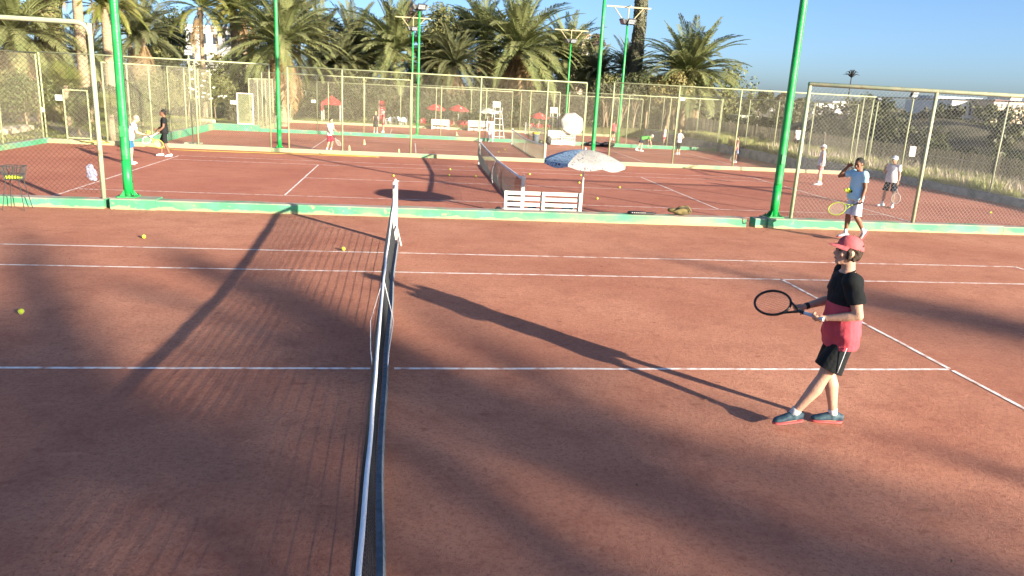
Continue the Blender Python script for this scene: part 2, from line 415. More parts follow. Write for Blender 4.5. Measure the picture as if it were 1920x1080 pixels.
def kerb_thing(label, blocks, m, name='low_wall'):
    o = thing(name, label, 'low wall', (0, 0, 0), group='painted low walls between the courts')
    for x0, x1, y0, y1, z0, z1 in blocks: wall_block(x0, x1, y0, y1, z0, z1).build('wall_block', m, o)
    return o
KT1, KT2, KT3, KT4 = .2, -.24, -.62, -1.0
kw = [kerb_thing('worn green and cream kerb wall just behind the white bench, nearest the front court', [(-5.86, 8.0, K1, K1+.32, -.7, KT1), (8.22, 14.6, K1, K1+.32, -.7, KT1+.005), (14.61, 29, K1, K1+.32, -.7, KT1-.01)], M_KERB),
 kerb_thing('shaded green kerb wall at the left foot of the rusty chain-link fence', [(-38, -5.98, K1-.02, K1+.3, -.7, KT1-.01)], M_KERB)]
# the pole plinths are part of the near wall
for px_ in (-5.58, 8.78):
    wall_block(px_-.27, px_+.62 if px_ < 0 else px_+.45, K1-.05, K1+.45, -.7, KT1+.02).build('pole_plinth', M_KERB, kw[0])
kerb_thing('long pale yellow kerb wall behind the second net', [(-5.7, 22.25, K2, K2+.3, -1.2, KT2)], M_KERBP)
kerb_thing('pale kerb wall left of the second green pole, hose lying at its foot', [(-14.9, -5.72, K2, K2+.3, -1.2, KT2+.01)], M_KERBP)
kerb_thing('green kerb wall behind the third court net', [(-9.6, 9.4, K3, K3+.3, -1.6, KT3), (11.1, 22.2, K3, K3+.3, -1.6, KT3+.01)], M_KERBN)
kerb_thing('cream kerb wall along the garden cafe at the far end', [(-10.2, 19.4, K4, K4+.3, -1.8, KT4)], M_KERBP)
kerb_thing('green kerb wall running away along the left side of the third court', [(-12.75, -12.5, K2+.32, K3+.3, -1.6, -.42), (-12.5, -9.62, K3, K3+.3, -1.6, -.42)], M_KERBN)
kerb_thing('pale green kerb wall curving round the left corner of the second court', [(-15.1, -14.82, 9.6, K2+.3, -1.2, -.2)], M_KERBN)
kerb_thing('pale kerb wall along the left side of the farthest court', [(-10.42, -10.2, K3+.32, K4+.3, -1.8, -.78)], M_KERBP)
kerb_thing('grey concrete kerb along the grass strip on the right', [(22.28, 22.5, 9.45, 34.0, -1.2, -.12), (22.27, 22.49, 34.01, K4, -1.8, -.3)], M_KERBG)

# ------------------------------------------------------------------ fences: every pipe post, rail and bay of chain link
def wire_bay(p0, p1, z0, z1, cell=.085, r=.0026, zfun=None):
    """straight diagonal wires clipped to the bay, in short pieces"""
    b = MB(); p0 = Vector(p0); p1 = Vector(p1); W = (p1-p0).length; ex = (p1-p0)/W; H = z1-z0; ez = Vector((0, 0, 1)); nrm = ex.cross(ez)
    vs = []; fs = []; dx = cell
    def wire(xa, za, xb, zb, off):
        n = max(1, int(math.hypot(xb-xa, zb-za)/.45))
        prev = None
        d = Vector((xb-xa, 0, zb-za)).normalized(); perp = ex*(-d.z)+ez*d.x
        for i in range(n+1):
            t = i/n; c = p0+ex*(xa+(xb-xa)*t)+ez*(z0+za+(zb-za)*t)+nrm*(off+.012*math.sin(3*(xa+(xb-xa)*t))*math.sin(4*t))
            k = len(vs); vs.extend([c+perp*r, c-perp*r*.5+nrm*r*.87, c-perp*r*.5-nrm*r*.87])
            if prev is not None:
                for q in range(3): fs.append((prev+q, prev+(q+1) % 3, k+(q+1) % 3, k+q))
            prev = k
    c = -H
    while c < W:
        xa, za = (c, 0) if c > 0 else (0, -c)
        L = min(W-xa, H-za)
        if L > .02:
            wire(xa, za, xa+L, za+L, .003); wire(W-xa, za, W-xa-L, za+L, -.003)
        c += dx
    return b.add(vs, fs)
def fence(label, pts, zb, zt, bays, mp=M_PIPE, mw=M_WIRE, cell=.085, r=.0017, rp=.035, rt=.032, skip_wire=(), end_rail=0., round_end=False, mid=None, wz=None, thin=()):
    """pts: two ends; bays: offsets of the posts along it"""
    a = Vector((*pts[0], 0)); c = Vector((*pts[1], 0)); d = (c-a); L = d.length; d /= L
    o = thing('chain_link_fence', label, 'fence', (a.x, a.y, zb), group='chain-link court fences')
    off = -Vector((a.x, a.y, zb))
    def P(s, z): return a+d*s+Vector((0, 0, z))+off
    for i, s in enumerate(bays):
        rr = rp*.6 if i in thin else rp
        MB().tube([P(s, zb-.02), P(s, zt-.01)], rr, 10).build('post', mp, o, True)
    if round_end:
        pt = [P(bays[0]-.0, zt)]+[P(bays[-1]-.25+.25*math.sin(t), zt-.25+.25*math.cos(t)) for t in np.linspace(0, PI/2, 6)]
        MB().tube(pt, rt*1.25, 10).build('top_rail', mp, o, True)
    else:
        MB().tube([P(bays[0]-end_rail, zt), P(bays[-1]+end_rail, zt)], rt, 10).build('top_rail', mp, o, True)
    if mid:
        for z in mid: MB().tube([P(bays[0], z), P(bays[-1], z)], rt*.6, 8).build('middle_rail', mp, o, True)
    w0 = zb+.03 if wz is None else wz
    for i in range(len(bays)-1):
        if i in skip_wire: continue
        wire_bay(P(bays[i]+rp, 0), P(bays[i+1]-rp, 0), w0, zt-.02, cell, r).build('chain_link', mw, o)
    return o
YF = K1+.16
# near fence: left bay with rounded corner, right bays
fence('rusty chain-link fence with rounded pipe corner beside the left green pole', [(-12.2, YF), (-6.03, YF)], KT1, 3.65, [0, 3.1, 6.17], M_PIPEG, M_WIRER, .10, .0027, .047, .04, round_end=True, wz=.28)
fence('tall grey chain-link fence behind the man in the blue shirt', [(9.15, YF), (24.5, YF)], KT1, 3.27, [0, 3.13, 6.2, 9.3, 12.4, 15.3], M_PIPEG, M_WIREG, .10, .0023, .042, .05, end_rail=.03)
YG = K2+.15
fence('chain-link fence of four pale bays behind the second net', [(-5.0, YG), (8.15, YG)], KT2, 3.22, [0, 2.3, 5.3, 8.36, 11.37, 13.15])
fence('chain-link fence right of the tilted white parasol, on the second wall', [(9.22, YG), (22.2, YG)], KT2, 3.3, [0.2, 3.3, 6.3, 9.55, 12.95], end_rail=.1)
fence('chain-link fence left of the second green pole, behind the man in black', [(-14.9, YG), (-5.75, YG)], KT2, 3.26, [0, 3.05, 6.1, 9.14])
YH = K3+.15
fence('chain-link fence at the left end of the third court wall', [(-9.5, YH), (.26, YH)], KT3, 2.96, [0.1, 3.62, 6.68, 9.76], rp=.032)
fence('chain-link fence behind the umpire chairs on the third wall', [(.3, YH), (10.5, YH)], KT3, 2.68, [0, 2.04, 5.1, 8.15, 10.2], rp=.032)
fence('chain-link fence behind the player bending in green', [(11.15, YH), (22.2, YH)], KT3, 2.75, [0, 1.95, 4.27, 7.3, 11.05], rp=.032)
YI = K4+.15
fence('farthest chain-link fence in front of the red cafe chairs', [(-10.2, YI), (9.6, YI)], KT4, 2.45, [0, 3.2, 6.4, 9.6, 12.8, 16, 19.8], rp=.032, r=.002)
fence('farthest chain-link fence in front of the pale tree trunks', [(10.4, YI), (22.0, YI)], KT4, 2.4, [0, 3.1, 6.2, 9.3, 11.6], rp=.032, r=.002)
fence('long chain-link fence running away along the left side of the third court', [(-12.62, K2+.5), (-12.62, K3+.15)], -.42, 2.98, [0, 2.9, 5.9, 8.9, 12.0, 15.0, 17.9])
fence('chain-link fence on the left edge of the farthest court', [(-10.3, K3+.5), (-10.3, K4+.1)], -.78, 2.5, [0, 3, 6, 9, 12, 15, 17.9], r=.002)
fence('chain-link fence beside the garden path at the left edge', [(-14.96, 14.0), (-14.96, K2+.1)], -.2, 3.2, [0, 3.3, 6.6, 9.9, 13.2])
fence('dark-railed chain-link fence along the grass strip on the right', [(22.39, 12.9), (22.39, 28.5)], -.12, 3.3, [0, 3.1, 6.2, 10.3, 15.6], M_PIPEG, M_WIREG, .12, .0015, .032, .03)
fence('far chain-link fence continuing along the right edge of the third court', [(22.38, 28.9), (22.38, 63.0)], -.2, 2.9, [0, 4.2, 8.4, 12.5, 17, 21.5, 26, 30, 34.1], M_PIPE, M_WIREG, .11, .0018, .032, .03)

# ------------------------------------------------------------------ green floodlight poles
def flood(parent, c, yaw, tilt, w_=.5, h_=.36):
    M = (Matrix.Rotation(yaw, 3, 'Z') @ Matrix.Rotation(tilt, 3, 'X'))
    b = MB(); b.box(c, (w_, .12, h_), M); f = b.build('floodlight', M_DARK, parent, bevel=.012)
    g = MB()
    for i in range(4):
        for k in range(2):
            g.box(Vector(c)+M @ Vector(((i-1.5)*w_*.23, -.066, (k-.5)*h_*.42)), (w_*.2, .012, h_*.36), M)
    g.build('lens', M_LENS, f); return f
M_LENS = mat('lamp_lens', (.30, .33, .36), (.22, .25, .28), 10, .15, spec=.8)
M_ARM = mat('bracket_steel', (.42, .36, .20), (.32, .27, .16), 6, .6)
M_PANEL = mat('solar_panel', (.02, .04, .10), (.03, .05, .12), 5, .15, spec=.6)
def pole(label, x, y, zb, zt, lamps=0, arm=False, r=.095):
    o = thing('floodlight_pole', label, 'pole', (x, y, zb), group='green floodlight poles')
    H = zt-zb
    MB().tube([(0, 0, 0), (0, 0, .75)], r, 20).build('lower_shaft', M_POLE, o, True)
    MB().tube([(0, 0, .74), (0, 0, .8), (0, 0, H*.6), (0, 0, H)], [r*.985, r*.96, r*.84, r*.66], 20).build('shaft', M_POLE, o, True)
    p = MB(); p.box((0, 0, .012), (.36, .36, .024)); 
    for a in range(4):
        A = Matrix.Rotation(a*PI/2+.78, 3, 'Z')
        p.add([A @ Vector(q) for q in ((r*.9, -.006, .02), (.19, -.006, .02), (r*.9, -.006, .16), (r*.9, .006, .02), (.19, .006, .02), (r*.9, .006, .16))], [(0, 1, 2), (3, 5, 4), (0, 3, 4, 1), (1, 4, 5, 2), (2, 5, 3, 0)])
    p.build('base_plate', M_POLE, o)
    for a in range(4):
        q = Matrix.Rotation(a*PI/2, 3, 'Z') @ Vector((.14, .14, 0)); MB().tube([q+Vector((0, 0, .02)), q+Vector((0, 0, .06))], .014, 6).build('bolt', M_DARK, o)
    MB().tube([(r*.98, -.02, .3), (r*.95, -.02, 1.5), (r*.8, -.02, H*.7)], .009, 6).build('cable', M_DARK, o)
    MB().box((0, -r*.98, 1.35), (.09, .05, .22)).build('junction_box', M_POLE, o)
    if lamps:
        h = MB(); h.tube([(-.42, 0, H-.02), (.42, 0, H-.02)], .035, 8); h.tube([(0, -.42, H-.02), (0, .42, H-.02)], .035, 8); h.build('lamp_frame', M_DARK, o, True)
        for k in range(lamps):
            a = 2*PI*k/lamps+.3; flood(o, (.42*math.cos(a), .42*math.sin(a), H+.12), a+PI/2, .5)
    if arm:
        q = MB(); q.box((0, 0, H+1.05), (3.1, .08, .09)); 
        for s in (-1, 1): q.tube([(s*.25, 0, H+.1), (s*1.0, 0, H+1.0)], .035, 6)
        q.tube([(0, 0, H-.05), (0, 0, H+1.02)], .045, 8); q.tube([(0, -.5, H+1.12), (0, .5, H+1.1)], .03, 6)
        q.build('cross_arm', M_ARM, o)
    return o
pole('thick bright green pole on the front wall near the left edge', -5.58, YF+.12, KT1+.02, 9.0, 4)
pole('thick bright green pole on the front wall right of the olive bag', 8.78, YF+.12, KT1+.02, 9.0, 4)
pole('bright green pole beside the player in red shorts', -5.42, K2+.25, KT2-.02, 8.6, 4)
pole('bright green pole rising behind the patterned parasol', 8.68, K2+.25, KT2-.02, 8.6, 4)
pole('slim green pole with lamps behind the black-dressed player', .76, K3+.25, KT3, 7.5, 4)
pole('slim green pole with lamps and wide cross-arm left of the ivy column', 14.85, K3+.25, KT3, 7.45, 4, True)
pole('farthest green pole with lamps and cross-arm left of centre', .4, K4+.4, KT4-.1, 7.3, 4, True)
pole('farthest green pole with lamps and cross-arm right of centre', 14.75, K4+.4, KT4-.1, 7.1, 4, True)
# ------------------------------------------------------------------ tennis nets
M_TAPE = mat('net_tape', (.84, .85, .86), (.76, .78, .8), 20, .8, .3, 60)
M_TAPE2 = mat('net_foot_tape', (.20, .23, .27), (.13, .15, .18), 15, .85, .3, 60)
def net(label, cx, cy, z, hp=1.04, cell=.05, r=.0022, bulge=.07, near_detail=False, m=M_BLACK, sag=.14):
    o = thing('tennis_net', label, 'net', (cx, cy, z), group='court nets')
    HW = 6.4
    def tx(y): return .07*max(0., min(1., -y/5.))*(1 if near_detail else 0)
    def top(y): t = abs(y)/HW; return hp-sag*(1-t*t*t*.3-t*.7)
    def X(y, f):   # f 0 foot .. 1 tape: net bellies a little
        return -bulge*math.sin(PI*f**1.25)*(.75+.4*noise.noise(Vector((y*.5, f, 2))))+(1-f)*(.0+.05*noise.noise(Vector((y*.4, 3, 1))))+tx(y)
    def Pt(y, f): return Vector((X(y, f), y, .035+f*(top(y)-.05-.035)))
    n = int(2*HW/cell); b = MB(); vs = []; fs = []
    for i in range(n+1):
        y = -HW+.06+(2*HW-.12)*i/n; b.tube([Pt(y, f) for f in (0, .2, .4, .6, .8, 1)], r, 3, False)
    rows = 19; ys = np.linspace(-HW+.06, HW-.06, 50)
    for k in range(rows):
        f = (k+.5)/rows; b.tube([Pt(y, f) for y in ys], r, 3, False)
        if f > .55: b.tube([Pt(y, f+.02)+Vector((.012, 0, 0)) for y in ys], r, 3, False)
    b.build('netting', m, o)
    hb = MB(); ys = np.linspace(-HW+.05, HW-.05, 70); vs = []; fs = []
    for i, y in enumerate(ys):
        t = top(y)+.008*noise.noise(Vector((y*2.2, 0, 0))); dx = .008*noise.noise(Vector((y*1.3, 4, 0)))+tx(y)
        ring = [(-.006+dx, y, t-.065), (-.012+dx, y, t-.03), (-.009+dx, y, t), (.009+dx, y, t), (.012+dx, y, t-.03), (.006+dx, y, t-.065)]
        vs += ring
        if i:
            for q in range(5): a = (i-1)*6+q; fs.append((a, a+1, a+7, a+6))
    hb.add(vs, fs).build('headband', M_TAPE, o, True)
    ft = MB(); vs = []; fs = []
    for i, y in enumerate(ys):
        p = Pt(y, 0)+Vector((.035, 0, 0)); vs += [p+Vector((-.028, 0, -.02)), p+Vector((.03, 0, -.012)), p+Vector((.012, 0, .035))]
        if i:
            for q in range(2): a = (i-1)*3+q; fs.append((a, a+1, a+4, a+3))
    ft.add(vs, fs).build('foot_tape', M_TAPE2, o, True)
    for s in (-1, 1):
        p = MB(); p.box((0, s*HW, hp/2+.01), (.09, .09, hp+.06)); p.build('post', M_WHITE, o, bevel=.008)
        q = MB(); q.tube([(0, s*HW, hp+.03), (0, s*HW, hp+.09)], .02, 8); q.tube([(-.02, s*HW-.02, hp+.05), (.06, s*HW+.02, hp+.05)], .008, 6); q.build('post_cap', M_WHITE, o)
        q = MB(); q.tube([(.03, s*(HW-.06), .32), (.12, s*(HW-.34), .012)], .016, 6); q.build('brace', M_WHITE, o)
    st = MB()
    for s, off in ((-1, -.11), (1, .06)):
        yy = .02
        st.tube([(s*.012, yy, top(0)-.02), (s*.09+off*.3, yy+.02, .5), (off*1.1, yy, .2), (off*.9, yy-.05, .05)], [(.011, .004), (.009, .004), (.010, .005), (.012, .008)], 6, ref=(0, 1, 0))
    st.build('centre_strap', M_TAPE, o)
    return o
net('long net of the front court running away from the camera', *N1, Z1, 1.07, .045, .0026, .085, True)
net('sagging dark net of the second court behind the white bench', *N2, Z2, 1.0, .05, .0026, .12, sag=.12)
net('pale green net of the third court behind the patterned parasol', *N3, Z3, 1.0, .06, .003, .08, m=mat('net_old', (.10, .12, .09), (.16, .17, .12), 10, .9))
net('far net on the court in front of the cafe', *N4, Z4, 1.0, .07, .003, .05, m=mat('net_old', (.1, .12, .09)))

# ------------------------------------------------------------------ benches and parasols
def bench(label, x, y, z, rz, L=1.88, H=.9, rows=4, front_board=False):
    """slatted park bench, back towards local -Y"""
    o = thing('slatted_bench', label, 'bench', (x, y, z), rz, 'white slatted benches')
    for i, xx in enumerate((-L/2+.035, 0, L/2-.035)):
        b = MB(); b.box((xx, 0, H/2), (.07, .05, H)); b.build('back_post', M_WHITE, o, bevel=.006)
        b = MB(); b.box((xx, .44, .21), (.06, .05, .42)); b.build('leg', M_WHITE, o, bevel=.006)
        b = MB(); b.box((xx, .235, .375), (.05, .358, .06)); b.build('seat_bearer', M_WHITE, o)
    for k in range(rows):
        b = MB(); b.box((0, .04, H-.05-k*.135), (L, .025, .085)); b.build('back_slat', M_WHITE, o, bevel=.005)
    for k in range(4):
        b = MB(); b.box((0, .09+k*.115, .42), (L, .09, .028)); b.build('seat_slat', M_WHITE, o, bevel=.005)
    if front_board:
        b = MB(); b.box((0, -.045, .2), (L, .02, .3)); b.build('back_board', M_WHITE, o, bevel=.005)
    return o
BY = 10.35
bench('white slatted bench seen from behind, in front of the second net post', 3.42, BY, Z2, 0)
bl = at_y(1052, 268, K3-.7)
bench('white slatted bench heaped with bags under the tilted parasol', bl.x, K3-.75, Z3, 0, 1.9, 1.0, 4, True)
bench('white slatted bench at the far wall beside the white parasol', 6.45, K4-.6, Z4, PI, 1.85, .95, 4, True)
bench('white slatted bench at the far wall left of the umpire chair', 4.3, K4-.55, Z4, PI, 1.6, .9, 4, True).location.x = 3.0

M_SPW = speckle_material('parasol_white', (.42, .41, .38), (.05, .06, .10), 34, .34)
M_SPB = speckle_material('parasol_blue', (.30, .46, .64), (.02, .03, .08), 34, .2)
M_RED = mat('parasol_red', (.56, .045, .05), (.45, .035, .045), 6, .8, .2, 20, transl=.2)
M_REDW = mat('parasol_mark', (.7, .62, .6))
M_CREAM = mat('parasol_cream', (.5, .5, .46), (.42, .42, .39), 5, .85, .2, 20, transl=.2)
def parasol(label, x, y, z, R, zt, drop, mats, tilt=(0, 0), n=8, valance=.14, pole_h=None, rz=0., marks=False, top=True, pr=.02, sag=.03, pw=1.45):
    o = thing('parasol', label, 'parasol', (x, y, z), 0, 'garden parasols')
    ph = pole_h or zt
    MB().tube([(0, 0, 0), (0, 0, ph)], pr, 12).build('pole', M_WHITE, o, True)
    A = Matrix.Translation((0, 0, zt)) @ Euler((tilt[0], tilt[1], rz)).to_matrix().to_4x4()
    for k in range(n):
        a0, a1 = 2*PI*k/n, 2*PI*(k+1)/n; vs = []; fs = []; NU, NV = 6, 6
        for i in range(NU+1):
            t = i/NU
            for j in range(NV+1):
                u = j/NV; a = a0+(a1-a0)*u; mid = math.sin(PI*u)
                r = R*t*(math.cos(PI/n)/math.cos((u-.5)*2*PI/n)*.999 if True else 1)
                zz = -drop*(t**pw)-sag*R*mid*t*t
                vs.append(A @ Vector((r*math.cos(a), r*math.sin(a), zz)))
        if valance:
            for j in range(NV+1):
                u = j/NV; a = a0+(a1-a0)*u; mid = math.sin(PI*u); r = R*1.0*math.cos(PI/n)/math.cos((u-.5)*2*PI/n)
                vs.append(A @ Vector((r*math.cos(a), r*math.sin(a), -drop-sag*R*mid-valance*(.45+.55*mid))))
        rows = NU+(1 if valance else 0)
        for i in range(rows):
            for j in range(NV):
                p = i*(NV+1)+j; fs.append((p, p+1, p+NV+2, p+NV+1))
        MB().add(vs, fs).build('canopy_panel', mats[k % len(mats)], o, True)
        if marks and k % 2 == 0:
            vm = [A @ Vector((R*t*math.cos(a), R*t*math.sin(a), -drop*(t**pw)+.012)) for t in (.45, .75) for a in (a0+.3, a0+.42)]
            MB().add(vm, [(0, 1, 3, 2)]).build('printed_mark', M_REDW, o)
        MB().tube([A @ Vector((.03*math.cos(a0), .03*math.sin(a0), -.04)), A @ Vector((R*.96*math.cos(a0), R*.96*math.sin(a0), -drop*.94-.015))], .006, 5).build('rib', M_WHITE, o)
    if top: MB().tube([A @ Vector((0, 0, -.01)), A @ Vector((0, 0, .06))], [.03, .012], 8).build('finial', M_WHITE, o, True)
    return o
# panels: the ones facing the left of the picture are blue, the rest white
pm = []
for k in range(8):
    a = 2*PI*(k+.5)/8+.2; pm.append(M_SPB if math.cos(a) < -.30 and math.sin(a) < .55 else M_SPW)
parasol('speckled blue and white parasol standing over the white bench', 4.36, BY+.02, Z2, 1.02, 1.93, .29, pm, (.0, .02), rz=.2, valance=.13, sag=.0, pw=1.9)
q = at_y(1077, 226, K3-.9)
parasol('white patterned parasol tipped towards the camera over the bag-laden bench', q.x, K3-.75, Z3, .88, 1.62, .24, [M_SPW, M_CREAM], (1.05, .25), valance=.08)
q = at_y(915, 208, K4-1.2)
parasol('small white parasol beside the far umpire chair', q.x, K4-1.2, Z4, 1.0, q.z-Z4+.25, .34, [M_CREAM], valance=.12)
for px_, py_, lab, R in ((817, 195, 'red parasol with white mark, leftmost of the cafe parasols', .95), (860, 197, 'largest red cafe parasol, left of the far white bench', 1.0), (1012, 211, 'red parasol behind the third net, right of the umpire chair', .95)):
    q = at_y(px_, py_, 66.4); parasol(lab, q.x, 66.4, -1.25, R, q.z+1.25, .42, [M_RED], (.05, .05), valance=.1, marks=True)
# red gazebo
q = at_z(622, 224, -1.2); q = at_y(622, 190, 69)
o = thing('gazebo', 'red square gazebo tent on pale legs behind the far fence', 'gazebo', (q.x, 69, -1.22))
b = MB(); h = q.z+1.22; b.add([(-.9, -.9, h-.1), (.9, -.9, h-.1), (.9, .9, h-.1), (-.9, .9, h-.1), (0, 0, h+.55)], [(0, 1, 4), (1, 2, 4), (2, 3, 4), (3, 0, 4)]); b.build('canopy', M_RED, o)
b = MB()
for s in range(4):
    A = Matrix.Rotation(s*PI/2, 3, 'Z'); b.add([A @ Vector(v) for v in ((-.9, -.905, h-.32), (.9, -.905, h-.32), (.9, -.905, h-.1), (-.9, -.905, h-.1))], [(0, 1, 2, 3)])
b.build('valance', M_RED, o)
for sx in (-1, 1):
    for sy in (-1, 1): MB().tube([(sx*.85, sy*.85, 0), (sx*.85, sy*.85, h-.1)], .05, 8).build('leg', M_WHITE, o)
MB().add([(-.9, -.92, h-.9), (-.72, -.92, h-.9), (-.72, -.92, h-.3), (-.9, -.92, h-.3)], [(0, 1, 2, 3)]).build('hanging_strip', M_RED, o)
# red banner
q = at_y(715, 200, 67)
o = thing('banner', 'tall red banner with white print behind the black-dressed player', 'banner', (q.x, 67, -1.22))
MB().tube([(-.22, 0, 0), (-.22, 0, 2.3)], .02, 8).build('pole', M_WHITE, o)
b = MB(); b.box((.08, 0, 1.35), (.55, .012, 1.7)); c_ = b.build('cloth', M_RED, o)
b = MB()
for k in range(4): b.box((.08, -.012, .95+k*.22), (.2-.03*(k % 2), .006, .05))
b.build('printed_mark', M_REDW, c_)

# ------------------------------------------------------------------ plastic cafe chairs and tables
M_PRED = mat('plastic_red', (.52, .03, .04), (.46, .028, .04), 5, .4)
M_PWH = mat('plastic_white', (.72, .72, .70), (.64, .64, .62), 5, .4)
M_PBK = mat('plastic_dark', (.035, .035, .04), (.05, .05, .05), 5, .4)
def pchair_mesh(m, name):
    o = thing('plastic_chair', name, 'chair')
    b = MB(); b.box((0, 0, .43), (.46, .44, .03)); b.build('seat', m, o, bevel=.012)
    b = MB(); vs = []; fs = []
    for i in range(9):
        a = -1.1+2.2*i/8; x = .25*math.sin(a)*1.05; y = -.2-.08*math.cos(a)+.08
        vs += [(x, y-.0+(.22*(1-math.cos(a))), .45), (x*1.08, y-.06+(.22*(1-math.cos(a))), .84-.16*abs(math.sin(a))**2)]
        if i: k = 2*i; fs.append((k-2, k, k+1, k-1))
    me_ = b.add(vs, fs); bo = b.build('backrest', m, o, True)
    for sx in (-1, 1):
        MB().tube([(sx*.24, -.1, .66), (sx*.26, .18, .64), (sx*.24, .22, .43)], [.022, .025, .02], 6).build('armrest', m, o)
        for sy in (-1, 1): MB().tube([(sx*.2, sy*.18, .43), (sx*.24, sy*.23, 0)], .018, 6).build('leg', m, o)
    return o
def table_thing(label, m, x, y, z, r=.4, grp='plastic cafe tables'):
    o = thing('plastic_table', label, 'table', (x, y, z), 0, grp)
    MB().tube([(0, 0, .70), (0, 0, .725)], r, 20).build('top', m, o)
    for k in range(4):
        a = k*PI/2+.6; MB().tube([(.25*math.cos(a), .25*math.sin(a), .70), (.33*math.cos(a), .33*math.sin(a), 0)], .02, 6).build('leg', m, o)
    return o
protos = {}
def pchair(label, m, px, py, Y, rz, grp):
    q = at_y(px, py, Y)
    if m.name in protos: o = copy_tree(protos[m.name])
    else: o = pchair_mesh(m, label); protos[m.name] = o
    o.location = (q.x, Y, -1.21); o.rotation_euler = (0, 0, rz); tag(o, label, 'chair', grp)
RC = 'red plastic cafe chairs'
for i, (px_, Y, rz, lab) in enumerate([(793, 65.2, 2.8, 'red plastic chair, leftmost at the cafe, just right of the green pole'), (812, 65.6, .4, 'red plastic chair under the left red parasol'), (829, 65.2, 3.4, 'red plastic chair between the two red parasols'), (845, 65.0, 2.6, 'red plastic chair facing away under the large red parasol'), (858, 66.2, 1.0, 'red plastic chair behind the dark stool under the large red parasol'), (868, 65.1, 3.8, 'red plastic chair right of the dark stool'), (878, 65.6, 3.0, 'red plastic chair next to the left end of the far bench'),
      (998, 65.4, 2.7, 'red plastic chair left under the right-hand red parasol'), (1012, 65.2, 3.2, 'red plastic chair in the middle under the right-hand red parasol'), (1030, 65.7, 3.9, 'red plastic chair right under the right-hand red parasol')]):
    pchair(lab, M_PRED, px_, 230, Y, rz, RC)
for px_, Y, rz, lab, m in [(728, 66.0, 1.4, 'white plastic chair left of the white cafe table', M_PWH), (750, 66.4, 4.2, 'white plastic chair right of the white cafe table', M_PWH), (757, 65.4, 3.2, 'white plastic chair nearest the far fence, right of the banner', M_PWH), (745, 68.0, .2, 'black plastic chair behind the white cafe table', M_PBK), (760, 68.2, .3, 'black plastic chair at the right end of the white set', M_PBK)]:
    pchair(lab, m, px_, 230, Y, rz, 'plastic chairs round the white table')
table_thing('white plastic table behind the far fence, right of the red banner', M_PWH, at_y(739, 225, 66.3).x, 66.3, -1.21)
table_thing('red round table under the left red parasol', M_PRED, at_y(820, 225, 66.6).x, 66.6, -1.21)
table_thing('red round table under the large red parasol', M_PRED, at_y(861, 225, 66.9).x+.2, 66.9, -1.21)
table_thing('red round table under the right-hand red parasol', M_PRED, at_y(1014, 235, 66.8).x, 66.8, -1.21)

# ------------------------------------------------------------------ umpire chairs
def umpire(label, x, y, z, rz, H=2.6):
    o = thing('umpire_chair', label, 'umpire chair', (x, y, z), rz, 'white umpire chairs')
    for sx in (-1, 1):
        MB().tube([(sx*.42, -.55, 0), (sx*.26, -.05, H-.75), (sx*.25, -.02, H-.68)], .028, 8).build('front_leg', M_WHITE, o)
        MB().tube([(sx*.42, .55, 0), (sx*.27, .30, H-.7), (sx*.26, .34, H-.1)], .028, 8).build('rear_leg', M_WHITE, o)
        MB().tube([(sx*.27, .3, H-.42), (sx*.27, -.12, H-.42), (sx*.26, -.08, H-.7)], .02, 6).build('armrest', M_WHITE, o)
    for k in range(5):
        t = (k+.6)/5.6; xx = .42-.16*t; yy = -.55+.5*t
        MB().tube([(-xx, yy, t*(H-.75)), (xx, yy, t*(H-.75))], .022, 6).build('rung', M_WHITE, o)
    b = MB(); b.box((0, .14, H-.68), (.56, .44, .04)); b.build('seat', M_WHITE, o, bevel=.01)
    b = MB(); b.box((0, .345, H-.22), (.58, .04, .40)); b.build('backrest', M_WHITE, o, bevel=.015)
    return o
q = at_y(938, 250, 46.6); umpire('tall white umpire chair on the far court, right of the small white parasol', 6.35, K3+1.2, Z4, .25, 3.05)
q = at_y(1050, 250, 46.6); umpire('tall white umpire chair behind the bench heaped with bags', 10.4, K3+.9, Z4, .2, 2.85)

# ------------------------------------------------------------------ bags, hopper, hose, markers
M_OLIVE = mat('olive_canvas', (.16, .13, .05), (.08, .065, .03), 6, .9, .6, 14)
M_BAGK = mat('black_nylon', (.012, .012, .014), (.025, .025, .028), 8, .55, .3, 20)
M_BAGG = mat('grey_nylon', (.10, .13, .16), (.05, .07, .09), 8, .7, .3, 20)
M_BAGT = mat('teal_fabric', (.12, .24, .38), (.2, .3, .36), 8, .8, .3, 20)
def soft_bag(name, label, prims, m, loc, rz=0, voxel=.02, cat='bag', amp=.02):
    o = thing(name, label, cat, loc, rz); b = MB()
    for c, r in prims: b.ell(c, r)
    me = remeshed(b, 'body', voxel, 2)
    wobble(me, lambda c: amp*noise.noise(c*9))
    mn = min(v.co.z for v in me.vertices)
    for v in me.vertices: v.co.z -= mn
    link('body', me, m, o); return o
q = at_z(1272, 402, KT1)
o = soft_bag('canvas_bag', 'crumpled olive canvas bag on the front wall left of the green pole', [((0, 0, .09), (.2, .12, .1)), ((.13, .02, .1), (.13, .1, .11)), ((-.2, -.02, .11), (.14, .08, .06)), ((.02, 0, .15), (.1, .07, .06))], M_OLIVE, (q.x, K1+.17, KT1))
MB().tube([(-.2, -.1, .12), (-.05, -.14, .2), (.12, -.12, .2), (.2, -.1, .1)], .012, 6).build('strap', M_BAGK, o)
q = at_z(1205, 404, KT1)
o = thing('racket_cover', 'flat black racket bag with white lettering lying on the front wall', 'bag', (q.x, K1+.16, KT1), .02)
